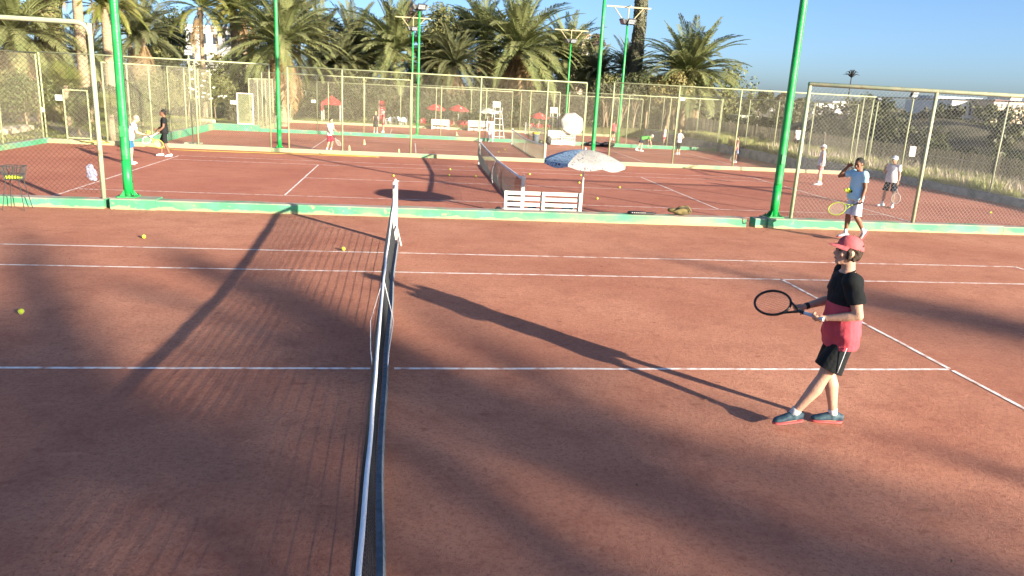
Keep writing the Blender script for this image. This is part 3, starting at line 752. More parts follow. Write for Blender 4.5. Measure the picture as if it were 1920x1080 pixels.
b = MB(); b.tube([(-.31, 0, .035), (-.28, 0, .035), (-.15, 0, .037), (0, 0, .035), (.12, 0, .032), (.3, 0, .03), (.36, 0, .03)], [(.05, .012), (.11, .03), (.13, .035), (.11, .035), (.06, .03), (.04, .028), (.02, .015)], 12, ref=(0, 1, 0)); b.build('body', M_BAGK, o, True)
b = MB(); 
for k in range(7):   # lettering-like strokes along the front edge
    b.tube([(-.25+k*.05, -.128+.004*abs(k-2), .045), (-.235+k*.05, -.12+.004*abs(k-2), .062), (-.222+k*.05, -.126+.004*abs(k-2), .045)], .006, 5)
b.build('lettering', M_WHITE, o)
# things at the near bench
def floor_bag(label, x, y, z, m, s=(.16, .13, .22), name='sports_bag'):
    return soft_bag(name, label, [((0, 0, s[2]), (s[0], s[1], s[2])), ((s[0]*.3, 0, s[2]*.7), (s[0]*.8, s[1]*1.05, s[2]*.7)), ((-s[0]*.3, 0, s[2]*1.3), (s[0]*.6, s[1]*.8, s[2]*.6))], m, (x, y, z), 0, .025)
floor_bag('dark backpack standing at the left end of the white bench', 2.36, BY+.12, Z2, M_BAGK, (.13, .12, .25))
floor_bag('blue towel bag on the white bench seat, left of the middle post', 3.2, BY+.28, Z2+.434, M_BAGT, (.12, .1, .07))
floor_bag('grey bag on the white bench seat, middle', 3.62, BY+.28, Z2+.434, M_OLIVE, (.13, .1, .06))
floor_bag('pale blue bag on the white bench seat at its right end', 4.08, BY+.28, Z2+.434, M_BAGT, (.17, .1, .08))
for dx, m, s, lab in ((-.55, M_PWH, (.32, .16, .2), 'bulky white bag on the bench under the tilted parasol'), (-.9, M_BAGK, (.2, .16, .3), 'black bag hanging off the left end of the bag-laden bench'), (.55, M_OLIVE, (.2, .14, .16), 'olive bag at the right of the bag-laden bench')):
    floor_bag(lab, bl.x+dx, K3-.5 if dx > -.8 else K3-.8, Z3+(.434 if dx > -.8 else 0), m, s)
# litter bin left of that bench
o = thing('litter_bin', 'grey bin with yellow liner at the left end of the bag-laden bench', 'bin', (bl.x-1.75, K3-.5, Z3))
MB().tube([(0, 0, 0), (0, 0, .62), (0, 0, .7)], [.2, .24, .25], 14).build('body', M_BAGG, o, True)
MB().tube([(0, 0, .69), (0, 0, .78), (0, 0, .8)], [.26, .25, .15], 14).build('liner', mat('yellow_plastic', (.65, .45, .03), (.55, .38, .03)), o, True)
# ball hopper
q = at_z(38, 392, 0); HX, HY = q.x-.02, q.y-.05
o = thing('ball_hopper', 'black wire ball basket on thin legs by the left edge', 'ball basket', (HX, HY, 0))
rim = lambda w, z, d=.8: [(-w, -w*d, z), (w, -w*d, z), (w, w*d, z), (-w, w*d, z)]
b = MB()
for w_, z in ((.14, .60), (.16, .70), (.185, .86)):
    r_ = rim(w_, z); [b.tube([r_[i], r_[(i+1) % 4]], .009, 5) for i in range(4)]
for side in range(4):
    for k in range(6):
        t = k/6; a0, a1 = rim(.14, .6)[side], rim(.14, .6)[(side+1) % 4]; c0, c1 = rim(.185, .86)[side], rim(.185, .86)[(side+1) % 4]
        b.tube([Vector(a0).lerp(Vector(a1), t), Vector(c0).lerp(Vector(c1), t)], .0065, 4)
for k in range(6): t = -.14+.28*(k+.5)/6; b.tube([(t, -.11, .6), (t, .11, .6)], .004, 4)
b.build('wire_basket', M_DARK, o)
b = MB()
for sx in (-.07, .07): b.tube([(sx-.05, 0, .86), (sx-.05, 0, .74), (sx+.05, 0, .74), (sx+.05, 0, .86)], .006, 5)
b.build('handle', M_DARK, o)
for sx in (-1, 1):
    for sy in (-1, 1): MB().tube([(sx*.12, sy*.09, .6), (sx*.2, sy*.17, .005)], .008, 5).build('leg', M_DARK, o)
# balls
def ball_mesh():
    b = MB(); b.ell((0, 0, 0), .0335, seg=16, rings=10); me = b.mesh('ball', [M_BALL], True); return me
BALL = ball_mesh(); M_SEAM = mat('ball_seam', (.75, .75, .62))
SEAM = MB().tube([(.0328*math.cos(t)*math.cos(.5*math.sin(2*t)), .0328*math.sin(t)*math.cos(.5*math.sin(2*t)), .0328*math.sin(.5*math.sin(2*t))) for t in np.linspace(0, 2*PI, 24, endpoint=False)], .0018, 4, False, close=True).mesh('seam', [M_SEAM])
def ball(p, label, grp='yellow tennis balls on the clay', seam=True):
    o = link('tennis_ball', BALL, None, None, p, (random.random()*6, random.random()*6, 0)); tag(o, label, 'ball', grp)
    if seam: link('seam', SEAM, None, o)
    return o
for px_, py_, z, lab in [(40, 586, 0, 'tennis ball on the front court nearest the left edge'), (270, 444, 0, 'tennis ball on the front court just above the far sideline'), (644, 467, 0, 'tennis ball in the net shadow left of the front net'),
        (738, 328, Z2, 'tennis ball on the second court left of the front net post'), (842, 327, Z2, 'tennis ball in the left service box of the second court'), (844, 316, Z2, 'tennis ball beyond the one in the left service box of the second court'), (892, 329, Z2, 'tennis ball close to the left of the second net'), (993, 325, Z2, 'tennis ball right of the second net'), (1089, 327, Z2, 'tennis ball in line with the parasol pole, farther of two'), (1086, 341, Z2, 'tennis ball in line with the parasol pole, nearer of two'), (1162, 350, Z2, 'tennis ball in the right service box of the second court'), (1120, 371, Z2, 'tennis ball just right of the white bench'), (1857, 397, Z2, 'tennis ball near the grey kerb at the right edge'), (1171, 310, Z2, 'tennis ball at the foot of the second wall, right of the parasol'), (87, 264, Z2, 'tennis ball at the foot of the curved kerb on the left'),
        (935, 283, Z3, 'tennis ball on the third court, left of its net'), (947, 278, Z3, 'tennis ball on the third court under its net'), (796, 277, Z3, 'tennis ball on the third court near the second wall')]:
    q = at_z(px_, py_+3, z); ball((q.x, q.y, z+.0335), lab)
rb = random.Random(3)
for i in range(14):
    ball((HX+(-.115+.0575*(i % 5)), HY+(-.06+.06*(i//5)), .642+.004*rb.random()), 'yellow tennis ball inside the black wire basket', 'balls in the wire basket', False)
# yellow hose along the second wall
M_HOSE = mat('yellow_hose', (.40, .30, .06), (.34, .25, .05), 5, .5)
pts = [at_z(x, y, Z2+.018) for x, y in ((250, 272), (330, 281), (420, 284), (500, 287), (560, 289), (620, 291), (680, 293.5), (710, 294.5), (690, 293), (640, 290), (590, 288.5))]
o = thing('garden_hose', 'yellow garden hose lying along the foot of the second wall', 'hose')
sm = []
for i in range(len(pts)-1):
    for k in range(4): p = pts[i].lerp(pts[i+1], k/4); sm.append(p+Vector((0, .06*math.sin(i*2+k), 0)))
MB().tube(sm, .013, 8).build('hose', M_HOSE, o, True)
MB().tube([sm[-1], sm[-1]+Vector((-.12, .02, .01))], [.02, .012], 8).build('nozzle', M_DARK, o)
q = at_z(128, 268, -.2)
o = thing('garden_hose', 'yellow hose coiled over the pale kerb behind the left green pole', 'hose', (0, 0, 0))
pts = [at_z(x, y, -.17) for x, y in ((140, 262), (165, 268), (190, 264), (205, 270), (180, 273), (150, 270))]
MB().tube([p+Vector((0, 0, .02*i)) for i, p in enumerate(pts)], .02, 8).build('hose', M_HOSE, o, True)
# small markers on the third court
M_CONE = mat('cone_yellow', (.65, .48, .16), (.7, .6, .4), 8, .6)
for px_, py_, z, lab in ((655, 283, Z3, 'small yellow marker cone beside the player in red shorts'), (683, 271, Z3, 'white and yellow marker cone further right on the third court'), (748, 290, Z3, 'thin white marker stick near the second wall'), (856, 254, Z4, 'yellow marker cone in front of the red chairs')):
    q = at_z(px_, py_, z); o = thing('marker_cone', lab, 'cone', (q.x, q.y, z), 0, 'court marker cones')
    MB().tube([(0, 0, 0), (0, 0, .02)], .1, 12).build('foot', M_CONE, o); MB().tube([(0, 0, .02), (0, 0, .3)], [.075, .02], 12).build('cone', M_CONE, o, True)
# plastic bag tied to the left fence
M_PB = mat('plastic_bag', (.17, .18, .29), (.42, .42, .48), 22, .35, .6, 25, transl=.3)
q = at_y(166, 322, YF-.06)
o = thing('plastic_bag', 'lilac and white plastic bag tied to the rusty chain-link fence', 'bag', (q.x, YF-.05, q.z-.14))
b = MB(); b.ell((.03, 0, .1), (.10, .05, .13)); b.ell((.06, .0, .03), (.09, .045, .06)); b.ell((-.03, 0, .25), (.06, .04, .06)); b.ell((-.07, 0, .2), (.04, .03, .08))
me = remeshed(b, 'body', .014, 1)
wobble(me, lambda c: .02*noise.noise(c*22))
link('body', me, M_PB, o, rot=(0, .3, 0))
# signs on fences
def sign(label, px, py, Y, w_, h_, m=M_WHITE, z=None):
    q = at_y(px, py, Y); o = thing('notice_board', label, 'sign', (q.x, Y, q.z), 0, 'small plates on the fences')
    b = MB(); b.box((0, 0, 0), (w_, .015, h_)); b.build('plate', m, o, bevel=.003)
    b = MB()
    for s in (-1, 1): b.tube([(s*w_*.35, .02, h_*.4), (s*w_*.35, -.01, h_*.4)], .008, 5)
    b.build('tie', M_DARK, o); return o
sign('small white plate hung on the tall right-hand fence', 1711, 284, 17.0, .22, .34)
sign('white plate on the fence bay left of the white gate', 438, 192, YH-.06, .42, .24)
sign('white notice with blue top on the garden fence at the left', 110, 183, 27.2, .28, .24)
sign('small white plate on the gate post at the left fence', 80, 206, 27.2, .12, .18)
sign('white plate on the far fence left of the red gazebo', 588, 190, YI-.06, .4, .26)
sign('white lamp plate on the fence behind the player in black trousers', 1280, 186, YH-.1, .34, .2)

# dark rolled nets by the gap in the third wall, leaf litter along the front wall
for px_, lab in ((1105, 'dark rolled net lying left of the green pole on the third wall gap'), (1128, 'dark rolled net lying right of the green pole on the third wall gap')):
    q = at_z(px_, 272, Z3); soft_bag('rolled_net', lab, [((0, 0, .15), (.4, .22, .16)), ((.3, .05, .12), (.25, .2, .13)), ((-.3, -.03, .12), (.22, .18, .12))], M_BAGK, (q.x, K3-.3, Z3), 0, .03, 'net', .05)
rl = random.Random(21); vs = []; fs = []
for i in range(420):
    x = rl.uniform(-9, 16); y = K1-.04-abs(rl.gauss(0, .22)); a = rl.random()*6.28; L_ = rl.uniform(.012, .035); n_ = len(vs)
    if i % 4 == 0: x, y = rl.uniform(-5, 12), rl.uniform(-4, 8.5)
    vs += [(x-L_*math.cos(a), y-L_*math.sin(a), .006), (x-L_*.3*math.sin(a), y+L_*.3*math.cos(a), .012), (x+L_*math.cos(a), y+L_*math.sin(a), .007), (x+L_*.3*math.sin(a), y-L_*.3*math.cos(a), .012)]; fs.append((n_, n_+1, n_+2, n_+3))
tag(MB().add(vs, fs).build('leaf_litter', mat('dry_leaf', (.12, .06, .03), (.3, .2, .1), 3, .9)), 'tiny dry leaves and grit scattered along the front wall', 'leaf litter', kind='stuff')
# ------------------------------------------------------------------ palms
def leafmat(name, c1, c2, transl=.25, scale=.6):
    """leaf colour varying over the plant, a little light passing through"""
    return mat(name, c1, c2, scale, .55, transl=transl, spec=.35, contrast=(.35, .65), detail=3)
M_FROND = leafmat('frond_green', (.125, .155, .055), (.225, .235, .10)); M_FROND2 = leafmat('frond_grey_green', (.095, .115, .055), (.18, .18, .085)); M_FROND3 = leafmat('frond_fresh', (.13, .17, .035), (.25, .23, .07))
M_DEAD = leafmat('frond_dead', (.28, .19, .085), (.18, .12, .06), .15); M_TRUNK = mat('palm_trunk', (.36, .28, .18), (.20, .15, .10), 7, .95, 1., 14, stretch=(1, 1, 3)); M_FRUIT = mat('date_stalks', (.5, .2, .05), (.4, .15, .04), 5, .7)
def frond_mesh(e, L, bend, m, seed, dead=False, npair=54, wid=.030, droop=.2):
    rnd = random.Random(seed); b = MB(); p = Vector((0, 0, 0)); pts = []; tang = []; n = 14; side = rnd.uniform(-.25, .25)
    for i in range(n+1):
        t = i/n; a = e-bend*t**1.4; d = Vector((math.cos(a), side*t*.6, math.sin(a))).normalized(); pts.append(p.copy()); tang.append(d); p = p+d*L/n
    b.tube(pts, [.035*(1-.85*i/n) for i in range(n+1)], 3, False)
    vs = []; fs = []
    for i in range(npair):
        t = .1+.9*(i+rnd.random()*.6)/npair; x = t*n; j = min(n-1, int(x)); q = pts[j].lerp(pts[j+1], x-j); d = tang[j].lerp(tang[j+1], x-j).normalized()
        up = Vector((0, 1, 0)).cross(d)*-1; up = up.normalized(); lat = d.cross(up).normalized()
        ll = L*(.155*math.sin(PI*min(1, .12+.83*t))**.6)*(.85+.3*rnd.random())
        for s in (-1, 1):
            if dead and rnd.random() < .3: continue
            fw = .55+.5*t+rnd.uniform(-.12, .12); dirn = (lat*s*(1.0-.25*t)+d*fw+up*(.30-.2*rnd.random())).normalized()
            tip = q+dirn*ll-Vector((0, 0, droop*ll*(.5+rnd.random()*.5))); mid = q+dirn*ll*.55
            w_ = wid*(L/3.5)*(.8+.4*rnd.random()); wv = d*w_
            k = len(vs); vs += [q-wv*.6, q+wv*.6, mid+wv, mid-wv, tip]; fs += [(k, k+1, k+2, k+3), (k+3, k+2, k+4)]
    b.add(vs, fs); return b.mesh('frond', [m])
FR = {}
def frond(kind, m, i):
    key = (kind, m.name, i % 3)
    if key not in FR:
        e, bend = {'up': (1.35, .55), 'high': (1.0, .95), 'mid': (.65, 1.15), 'low': (.25, 1.15), 'down': (-.25, .95), 'hang': (-.75, .75)}[kind]
        FR[key] = frond_mesh(e+(i % 3-1)*.1, 3.5, bend*(1+.12*(i % 3-1)), M_DEAD if kind == 'hang' else m, hash(kind) % 7+i*5+3 if False else (len(FR)*7+1), kind == 'hang')
    return FR[key]
TRUNKS = {}
def palm(label, c, R, zg, seed, m=M_FROND, dead=8, dens=1., trunk_r=.22, fruit=False, lean=0., green_only=False, drop=.0):
    """c: centre of the crown; R: frond reach"""
    rnd = random.Random(seed); c = Vector(c); base = Vector((c.x-lean, c.y, zg)); o = thing('date_palm', label, 'palm', tuple(base), 0, 'date palms'); H = c.z-zg
    pts = []; rad = []; n = max(6, int(H/.28))
    for i in range(n+1):
        t = i/n; pts.append((lean*t*t, 0, H*t-.1)); rad.append(trunk_r*(1.15-.25*t if t < .92 else 1.25)*(1.0+.10*(i % 2))*(1.25 if i == 0 else 1))
    MB().tube(pts, rad, 10).build('trunk', M_TRUNK, o, True)
    top = Vector((lean, 0, H)); sc = R/3.0
    plan = [('up', 10), ('high', 19), ('mid', 23), ('low', 19), ('down', 13)]
    az = rnd.random()*6
    for kind, cnt in plan:
        for i in range(max(3, int(cnt*dens))):
            az += 2.399+rnd.uniform(-.25, .25)
            f = link('frond', frond(kind, m, rnd.randrange(3)), None, o, top+Vector((.12*math.cos(az), .12*math.sin(az), rnd.uniform(-.15, .2))), (rnd.uniform(-.12, .12), rnd.uniform(-.12, .12)+drop, az), sc*rnd.uniform(.85, 1.12))
    for i in range(dead):
        az += 2.399; link('dead_frond', frond('hang', m, i), None, o, top+Vector((.2*math.cos(az), .2*math.sin(az), -.35-rnd.random()*.3)), (0, rnd.uniform(.05, .45), az), sc*rnd.uniform(.75, 1.0))
    if fruit:
        for i in range(5):
            a = -2.4+i*.45; q = top+Vector((0, 0, -.1)); e = q+Vector((1.0*math.cos(a), 1.0*math.sin(a), -.2)); b = MB(); b.tube([q, q.lerp(e, .5)+Vector((0, 0, .2)), e], .03, 5)
            for k in range(14): b.tube([e, e+Vector((rnd.uniform(-.2, .2), rnd.uniform(-.2, .2), -.5-.3*rnd.random()))], .018, 4)
            b.build('fruit_stalk', M_FRUIT, o)
    return o
ZG = -1.25
def P(px, py, Y): return at_y(px, py, Y)
def rad_(r, Y): return r*(Y+8)/1420
PALMS = [
 ('slender palm with thin arching fronds, left of the white building gap', 375, 12, 60, 66, dict(dens=.42, dead=4, m=M_FROND3, trunk_r=.18)),
 ('broad palm with hanging fronds behind the second green pole', 528, 84, 58, 92, dict(dead=26, trunk_r=.35)),
 ('palm on the left of a twin pair of bare trunks', 436, 16, 66, 46, dict(dead=10, m=M_FROND3, trunk_r=.26)),
 ('palm on the right of a twin pair of bare trunks', 456, 22, 67, 48, dict(dead=10, m=M_FROND, trunk_r=.26)),
 ('small-crowned upright palm right of the broad palm', 598, 86, 82, 62, dict(dead=3, m=M_FROND2, dens=.8)),
 ('dark feathery palm left of centre', 662, 92, 84, 66, dict(dead=4, m=M_FROND2)),
 ('low dark palm under the feathery one', 640, 118, 76, 52, dict(dead=5, m=M_FROND2, drop=.1)),
 ('palm with orange fruit stalks left of the two far green poles', 740, 96, 76, 82, dict(fruit=True, dead=4)),
 ('low palm behind the far green poles', 852, 122, 72, 60, dict(dead=8, m=M_FROND2)),
 ('tall palm left of the largest palm', 905, 72, 84, 66, dict(dead=12)),
 ('largest palm in the middle with a long skirt of dry hanging fronds', 972, 96, 74, 100, dict(dead=40, trunk_r=.4)),
 ('palm crossed by the cross-arm of the far green pole', 1062, 114, 82, 70, dict(dead=10)),
 ('low palm right of the thick green pole behind the parasol', 1120, 140, 78, 45, dict(dead=4, m=M_FROND2)),
 ('dark low palm just left of the ivy column', 1180, 132, 78, 52, dict(dead=3, m=M_FROND2)),
 ('dense spreading palm right of the ivy column, rightmost of the big palms', 1290, 142, 68, 88, dict(dead=10, trunk_r=.4, dens=1.25)),
 ('tall palm with bare trunk beside the left green pole', 196, 10, 44, 60, dict(dead=2, m=M_FROND3, trunk_r=.28)),
 ('tall bare-trunked palm right of the clipped green column', 138, -70, 42, 70, dict(dead=2, trunk_r=.27)),
 ('large drooping palm at the left edge', 22, 62, 40, 105, dict(dead=16, drop=.1, trunk_r=.35)),
 ('dark palm crown right of the left green pole', 262, 66, 56, 62, dict(dead=8, m=M_FROND2, trunk_r=.35)),
 ('small palm behind the rounded fence corner', 160, 108, 50, 50, dict(dead=6, m=M_FROND)),
 ('thin palm trunk between the pole and the dark crown', 236, -20, 62, 52, dict(dead=6, m=M_FROND2, trunk_r=.2)),
 ('dark palm crown behind the broad palm', 560, 40, 96, 55, dict(dead=4, m=M_FROND2)),
 ('short palm behind the middle bushes right of the fruiting palm', 805, 128, 80, 50, dict(dead=6)),
 ('distant palm between the largest palm and the cross-arm palm', 1018, 120, 96, 55, dict(dead=8, m=M_FROND2)),
]
for i, (lab, px_, py_, Y, r, kw_) in enumerate(PALMS):
    c = P(px_, py_, Y); R_ = rad_(r, Y)*1.06; zg = ground_h(c.x, Y)-.05
    palm(lab, c, R_, zg, 100+i, **kw_)
# short fan palm in the garden, left of the green pole
def fan_palm(label, c, R, zg, seed):
    rnd = random.Random(seed); o = thing('fan_palm', label, 'palm', (c[0], c[1], zg), 0, 'garden fan palms'); H = c[2]-zg
    MB().tube([(0, 0, -.05), (0, 0, H)], [.16, .12], 8).build('trunk', M_TRUNK, o, True)
    b = MB(); vs = []; fs = []
    b.tube([(0, 0, 0), (.55, 0, 0)], .012, 3, False)
    for k in range(22):
        a = (k/21-.5)*3.6; d = Vector((math.cos(a), math.sin(a), .12*math.cos(a*1.7))); q = Vector((.55, 0, 0)); pr = Vector((-d.y, d.x, 0))*.022
        n = len(vs); vs += [q-pr*.3, q+pr*.3, q+d*.34+pr, q+d*.34-pr, q+d*.62+Vector((0, 0, -.05))]; fs += [(n, n+1, n+2, n+3), (n+3, n+2, n+4)]
    b.add(vs, fs); me = b.mesh('fan_leaf', [M_FROND3])
    for i in range(26):
        link('fan_leaf', me, None, o, (0, 0, H), (rnd.uniform(-.2, .2), -1.3+1.5*(i/26)+rnd.uniform(-.1, .1), i*2.399), R*rnd.uniform(.85, 1.1))
    return o
q = at_z(205, 262, -.47); fan_palm('bright fan palm growing just left of the green pole, behind the fence', (at_y(208, 215, 30).x, 30, at_y(208, 215, 30).z), 1.0, -.5, 4)
fan_palm('small fan palm shoot among the trunks at the left', (at_y(122, 155, 38).x, 38, at_y(122, 160, 38).z), 1.2, -.5, 5)

# ------------------------------------------------------------------ leafy trees, bushes, columns
M_LEAF = leafmat('leaf_olive', (.12, .14, .045), (.22, .21, .085)); M_LEAFD = leafmat('leaf_dark', (.038, .052, .02), (.095, .10, .042)); M_LEAFY = leafmat('leaf_yellow', (.16, .15, .045), (.24, .20, .08)); M_LEAFG = leafmat('leaf_grey', (.10, .105, .06), (.16, .15, .09)); M_LEAFB = leafmat('leaf_brown', (.07, .055, .035), (.13, .09, .06)); M_BARK = mat('bark', (.30, .23, .15), (.2, .15, .1), 6, .95, .8, 20)
M_HEDGE = leafmat('leaf_hedge', (.07, .10, .03), (.13, .14, .045)); M_FLOWER = mat('flower_white', (.75, .72, .65), transl=.3)
def leaves(b, n, rnd, centre, rx, ry, rz, leaf, clumps=26, fill=.35, flat=0., box=False, cs=(.32, .5)):
    """leaf-sized quads gathered into clumps through the crown's volume"""
    cl = []
    for i in range(clumps):
        if box: v = Vector((rnd.uniform(-1, 1), rnd.uniform(-1, 1), rnd.uniform(-1, 1)))
        else:
            v = Vector((rnd.gauss(0, 1), rnd.gauss(0, 1), rnd.gauss(0, 1))).normalized()*(fill+(1-fill)*rnd.random())
        cl.append((Vector(centre)+Vector((v.x*rx*.82, v.y*ry*.82, v.z*rz*.82)), rnd.uniform(*cs)))
    vs = []; fs = []; per = max(1, n//clumps); rm = min(rx, ry, rz)
    for c, s in cl:
        r = s*rm
        for i in range(per):
            v = Vector((rnd.gauss(0, 1), rnd.gauss(0, 1), rnd.gauss(0, 1))).normalized(); p = c+v*r*(.55+.45*rnd.random()**.5)
            t = (v+Vector((rnd.uniform(-.9, .9), rnd.uniform(-.9, .9), rnd.uniform(-.5, .9)))).normalized(); a = t.orthogonal().normalized(); a = Matrix.Rotation(rnd.random()*6.28, 3, t) @ a; bb = t.cross(a)
            L = leaf*rnd.uniform(.7, 1.3); k = len(vs); vs += [p-a*L*.5, p+bb*L*.28, p+a*L*.5, p-bb*L*.28]; fs.append((k, k+1, k+2, k+3))
    b.add(vs, fs)
def leafy(name, label, cat, base, c, R3, m, seed, n=5000, leaf=.2, trunk=.15, limbs=5, grp=None, clumps=30, extra=None, fill=.35, cs=(.32, .5)):
    """base on the ground, crown centre c (world) and radii"""
    rnd = random.Random(seed); o = thing(name, label, cat, tuple(base), 0, grp); base = Vector(base); cc = Vector(c)-base
    b = MB(); leaves(b, n, rnd, cc, *R3, leaf, clumps, fill, cs=cs); b.build('crown', m, o)
    if trunk:
        t = MB(); t.tube([(0, 0, -.1), cc*.5+Vector((rnd.uniform(-.2, .2), 0, 0)), cc], [trunk, trunk*.75, trunk*.35], 8)
        for i in range(limbs):
            a = rnd.random()*6.28; s = cc*rnd.uniform(.3, .7); e = cc+Vector((R3[0]*.6*math.cos(a), R3[1]*.6*math.sin(a), R3[2]*rnd.uniform(-.3, .5))); t.tube([s, s.lerp(e, .5)+Vector((0, 0, .2)), e], [trunk*.45, trunk*.3, trunk*.12], 6)
        t.build('trunk', M_BARK, o, True)
    return o
def tree_px(label, px, py, Y, rx, rz, m, seed, name='leafy_tree', cat='tree', grp='trees behind the courts', **kw):
    c = at_y(px, py, Y); s = (Y+8)/1420; leafy(name, label, cat, (c.x, Y, ground_h(c.x, Y)), c, (rx*s, rx*s*.8, rz*s), m, seed, grp=grp, **kw)
tree_px('olive-green tall tree with dense crown right of the far green poles', 826, 84, 79, 46, 72, M_LEAF, 1, n=12000, leaf=.28, clumps=70, trunk=.3)
tree_px('dark conifer top behind the fruiting palm', 728, 40, 92, 16, 42, M_LEAFB, 2, n=3500, leaf=.25, clumps=30)
tree_px('brownish conifer top behind the lamp of the far green pole', 770, 28, 94, 26, 36, M_LEAFB, 3, n=4500, leaf=.25, clumps=34)
tree_px('dark round tree top between two tall palms', 868, 52, 98, 26, 42, M_LEAFD, 4, n=4000, leaf=.3)
tree_px('dark pine right of the pale building behind the palms', 1116, 84, 108, 20, 22, M_LEAFB, 14, n=2500, leaf=.3)
tree_px('slim ragged cypress left of the ivy column', 1184, 112, 74, 13, 62, M_LEAFG, 5, n=3500, leaf=.2, clumps=46, fill=.1, cs=(.7, 1.1))
for lab, px_, py_, Y, rx, rz, m, sd in [('rounded dark green tree behind the slender palm at the upper left', 318, 70, 80, 42, 52, M_LEAFD, 41), ('rounded olive tree left of the white building', 300, 108, 70, 44, 36, M_LEAF, 42), ('broad dark tree behind the twin palm trunks', 488, 84, 88, 50, 58, M_LEAFD, 43), ('rounded olive tree between the broad palm and the dark feathery palm', 612, 112, 86, 46, 46, M_LEAF, 44), ('dense green tree left of the fruiting palm', 690, 92, 92, 44, 52, M_LEAFD, 45), ('rounded green tree behind the largest palm', 930, 128, 86, 60, 44, M_LEAF, 46), ('olive tree filling the gap right of the cross-arm palm', 1104, 136, 90, 46, 42, M_LEAF, 47), ('dense olive bush in front of the rightmost big palm', 1255, 168, 66, 44, 36, M_LEAFY, 48), ('yellowish bush under the rightmost big palm', 1310, 172, 67, 40, 34, M_LEAF, 49)]:
    tree_px(lab, px_, py_, Y, rx, rz, m, sd, n=6500, leaf=.26, clumps=44, trunk=.2)
# ivy-covered column trees
def column_tree(label, px, ptop, Y, rpx, m, seed, n=9000, leaf=.16):
    rnd = random.Random(seed); q = at_y(px, ptop, Y); s = (Y+8)/1420; r = rpx*s; zg = ground_h(q.x, Y); H = q.z-zg
    o = thing('ivy_column', label, 'tree', (q.x, Y, zg), 0, 'ivy-clad column trees'); b = MB(); vs = []; fs = []
    for i in range(n):
        t = rnd.random(); a = rnd.random()*6.28; rr = r*(1+.22*noise.noise(Vector((math.cos(a)*2, math.sin(a)*2, t*H*.9+seed)))+.10*rnd.random())*(1 if t < .97 else .6); p = Vector((rr*math.cos(a), rr*math.sin(a), t*H))
        nn = Vector((math.cos(a), math.sin(a), rnd.uniform(-.5, .5))); nn = (nn+Vector((rnd.uniform(-.7, .7), rnd.uniform(-.7, .7), rnd.uniform(-.4, .6)))).normalized(); u = nn.orthogonal().normalized(); u = Matrix.Rotation(rnd.random()*6.28, 3, nn) @ u; v = nn.cross(u); L = leaf*rnd.uniform(.7, 1.3); k = len(vs)
        vs += [p-u*L*.5, p+v*L*.3, p+u*L*.5, p-v*L*.3]; fs.append((k, k+1, k+2, k+3))
    b.add(vs, fs).build('crown', m, o); MB().tube([(0, 0, -.1), (0, 0, H*.98)], [r*.8, r*.72], 10).build('trunk', M_BARK, o, True)
column_tree('very tall ivy column rising above the palms right of the green poles', 1204, -8, 72, 10.5, M_LEAFG, 6, 8000, .24)
column_tree('thick clipped green column tree at the upper left', 74, -120, 42, 20, M_LEAF, 7, 16000, .13)
# garden hedges and bushes on the left
GB = 'garden bushes on the left'
for lab, px_, py_, Y, rx, rz, m, sd in [('round green hedge block at the left edge behind the fence', 45, 175, 36, 55, 38, M_HEDGE, 21), ('dark clipped bush beside the garden gate', 148, 205, 32, 22, 30, M_HEDGE, 22), ('low dark shadowy hedge behind the gate', 165, 180, 36, 30, 16, M_LEAFD, 23), ('soft green bush right of the left green pole', 262, 190, 40, 26, 38, M_HEDGE, 24), ('tall green bush behind the man in black', 300, 165, 50, 48, 38, M_LEAF, 25), ('leafy bush left of the white flowers', 350, 165, 52, 34, 34, M_LEAF, 26), ('dark bush behind the white gate', 500, 195, 56, 28, 34, M_LEAFD, 28), ('green bush by the tall trunk at the left fence', 218, 190, 42, 24, 30, M_LEAFD, 29), ('grey-green bush left of the white gate', 432, 212, 52, 16, 22, M_LEAFG, 30)]:
    tree_px(lab, px_, py_, Y, rx, rz, m, sd, 'garden_bush', 'bush', GB, n=5200, leaf=.13, trunk=.06, clumps=44, fill=.5)
c = at_y(402, 165, 52); o = leafy('garden_bush', 'oleander bush dotted with white flowers behind the fence', 'bush', (c.x, 52, ground_h(c.x, 52)), c, (1.8, 1.4, 1.5), M_LEAF, 31, 5000, .14, .06, grp=GB, clumps=40)
rr = random.Random(8)
for i in range(26):
    p = c+Vector((rr.uniform(-1.4, 1.2), -1.3-rr.random()*.2, rr.uniform(-.9, 1.2)))-Vector((c.x, 52, ground_h(c.x, 52))); MB().ell(p, (.07+.05*rr.random(), .03, .06), None, 7, 5).build('flower', M_FLOWER, o)
# grey-trunked low trees behind the far right fence
for i, (px_, lean, h_) in enumerate([(1127, .4, 3.0), (1140, -.5, 2.8), (1183, .1, 3.4), (1208, -.2, 3.2), (1236, .5, 2.9), (1262, -.5, 3.1), (1288, .3, 3.6), (1160, .3, 2.7)]):
    q = at_y(px_, 255, 66.5); z = ground_h(q.x, 66.5); c = Vector((q.x+lean, 66.5, z+h_+1.2))
    leafy('leafy_tree', ('pale-trunked shrub tree by the far fence just right of the thick green pole', 'leaning pale-trunked shrub tree left of the red-shirted player', 'straight pale-trunked shrub tree right of the slim green pole', 'pale-trunked shrub tree behind the bending player', 'pale-trunked shrub tree left of the crimson-shorts player', 'leaning pale trunk between the two standing women', 'tallest pale trunk behind the woman with hands on hips', 'pale-trunked shrub tree right behind the red-shirted player')[i], 'tree', (q.x, 66.5, z), c, (1.9, 1.5, 1.5), (M_LEAF, M_LEAFG, M_LEAFD)[i % 3], 60+i, 3400, .2, .13, 6, 'pale-trunked trees by the far fence', 26)
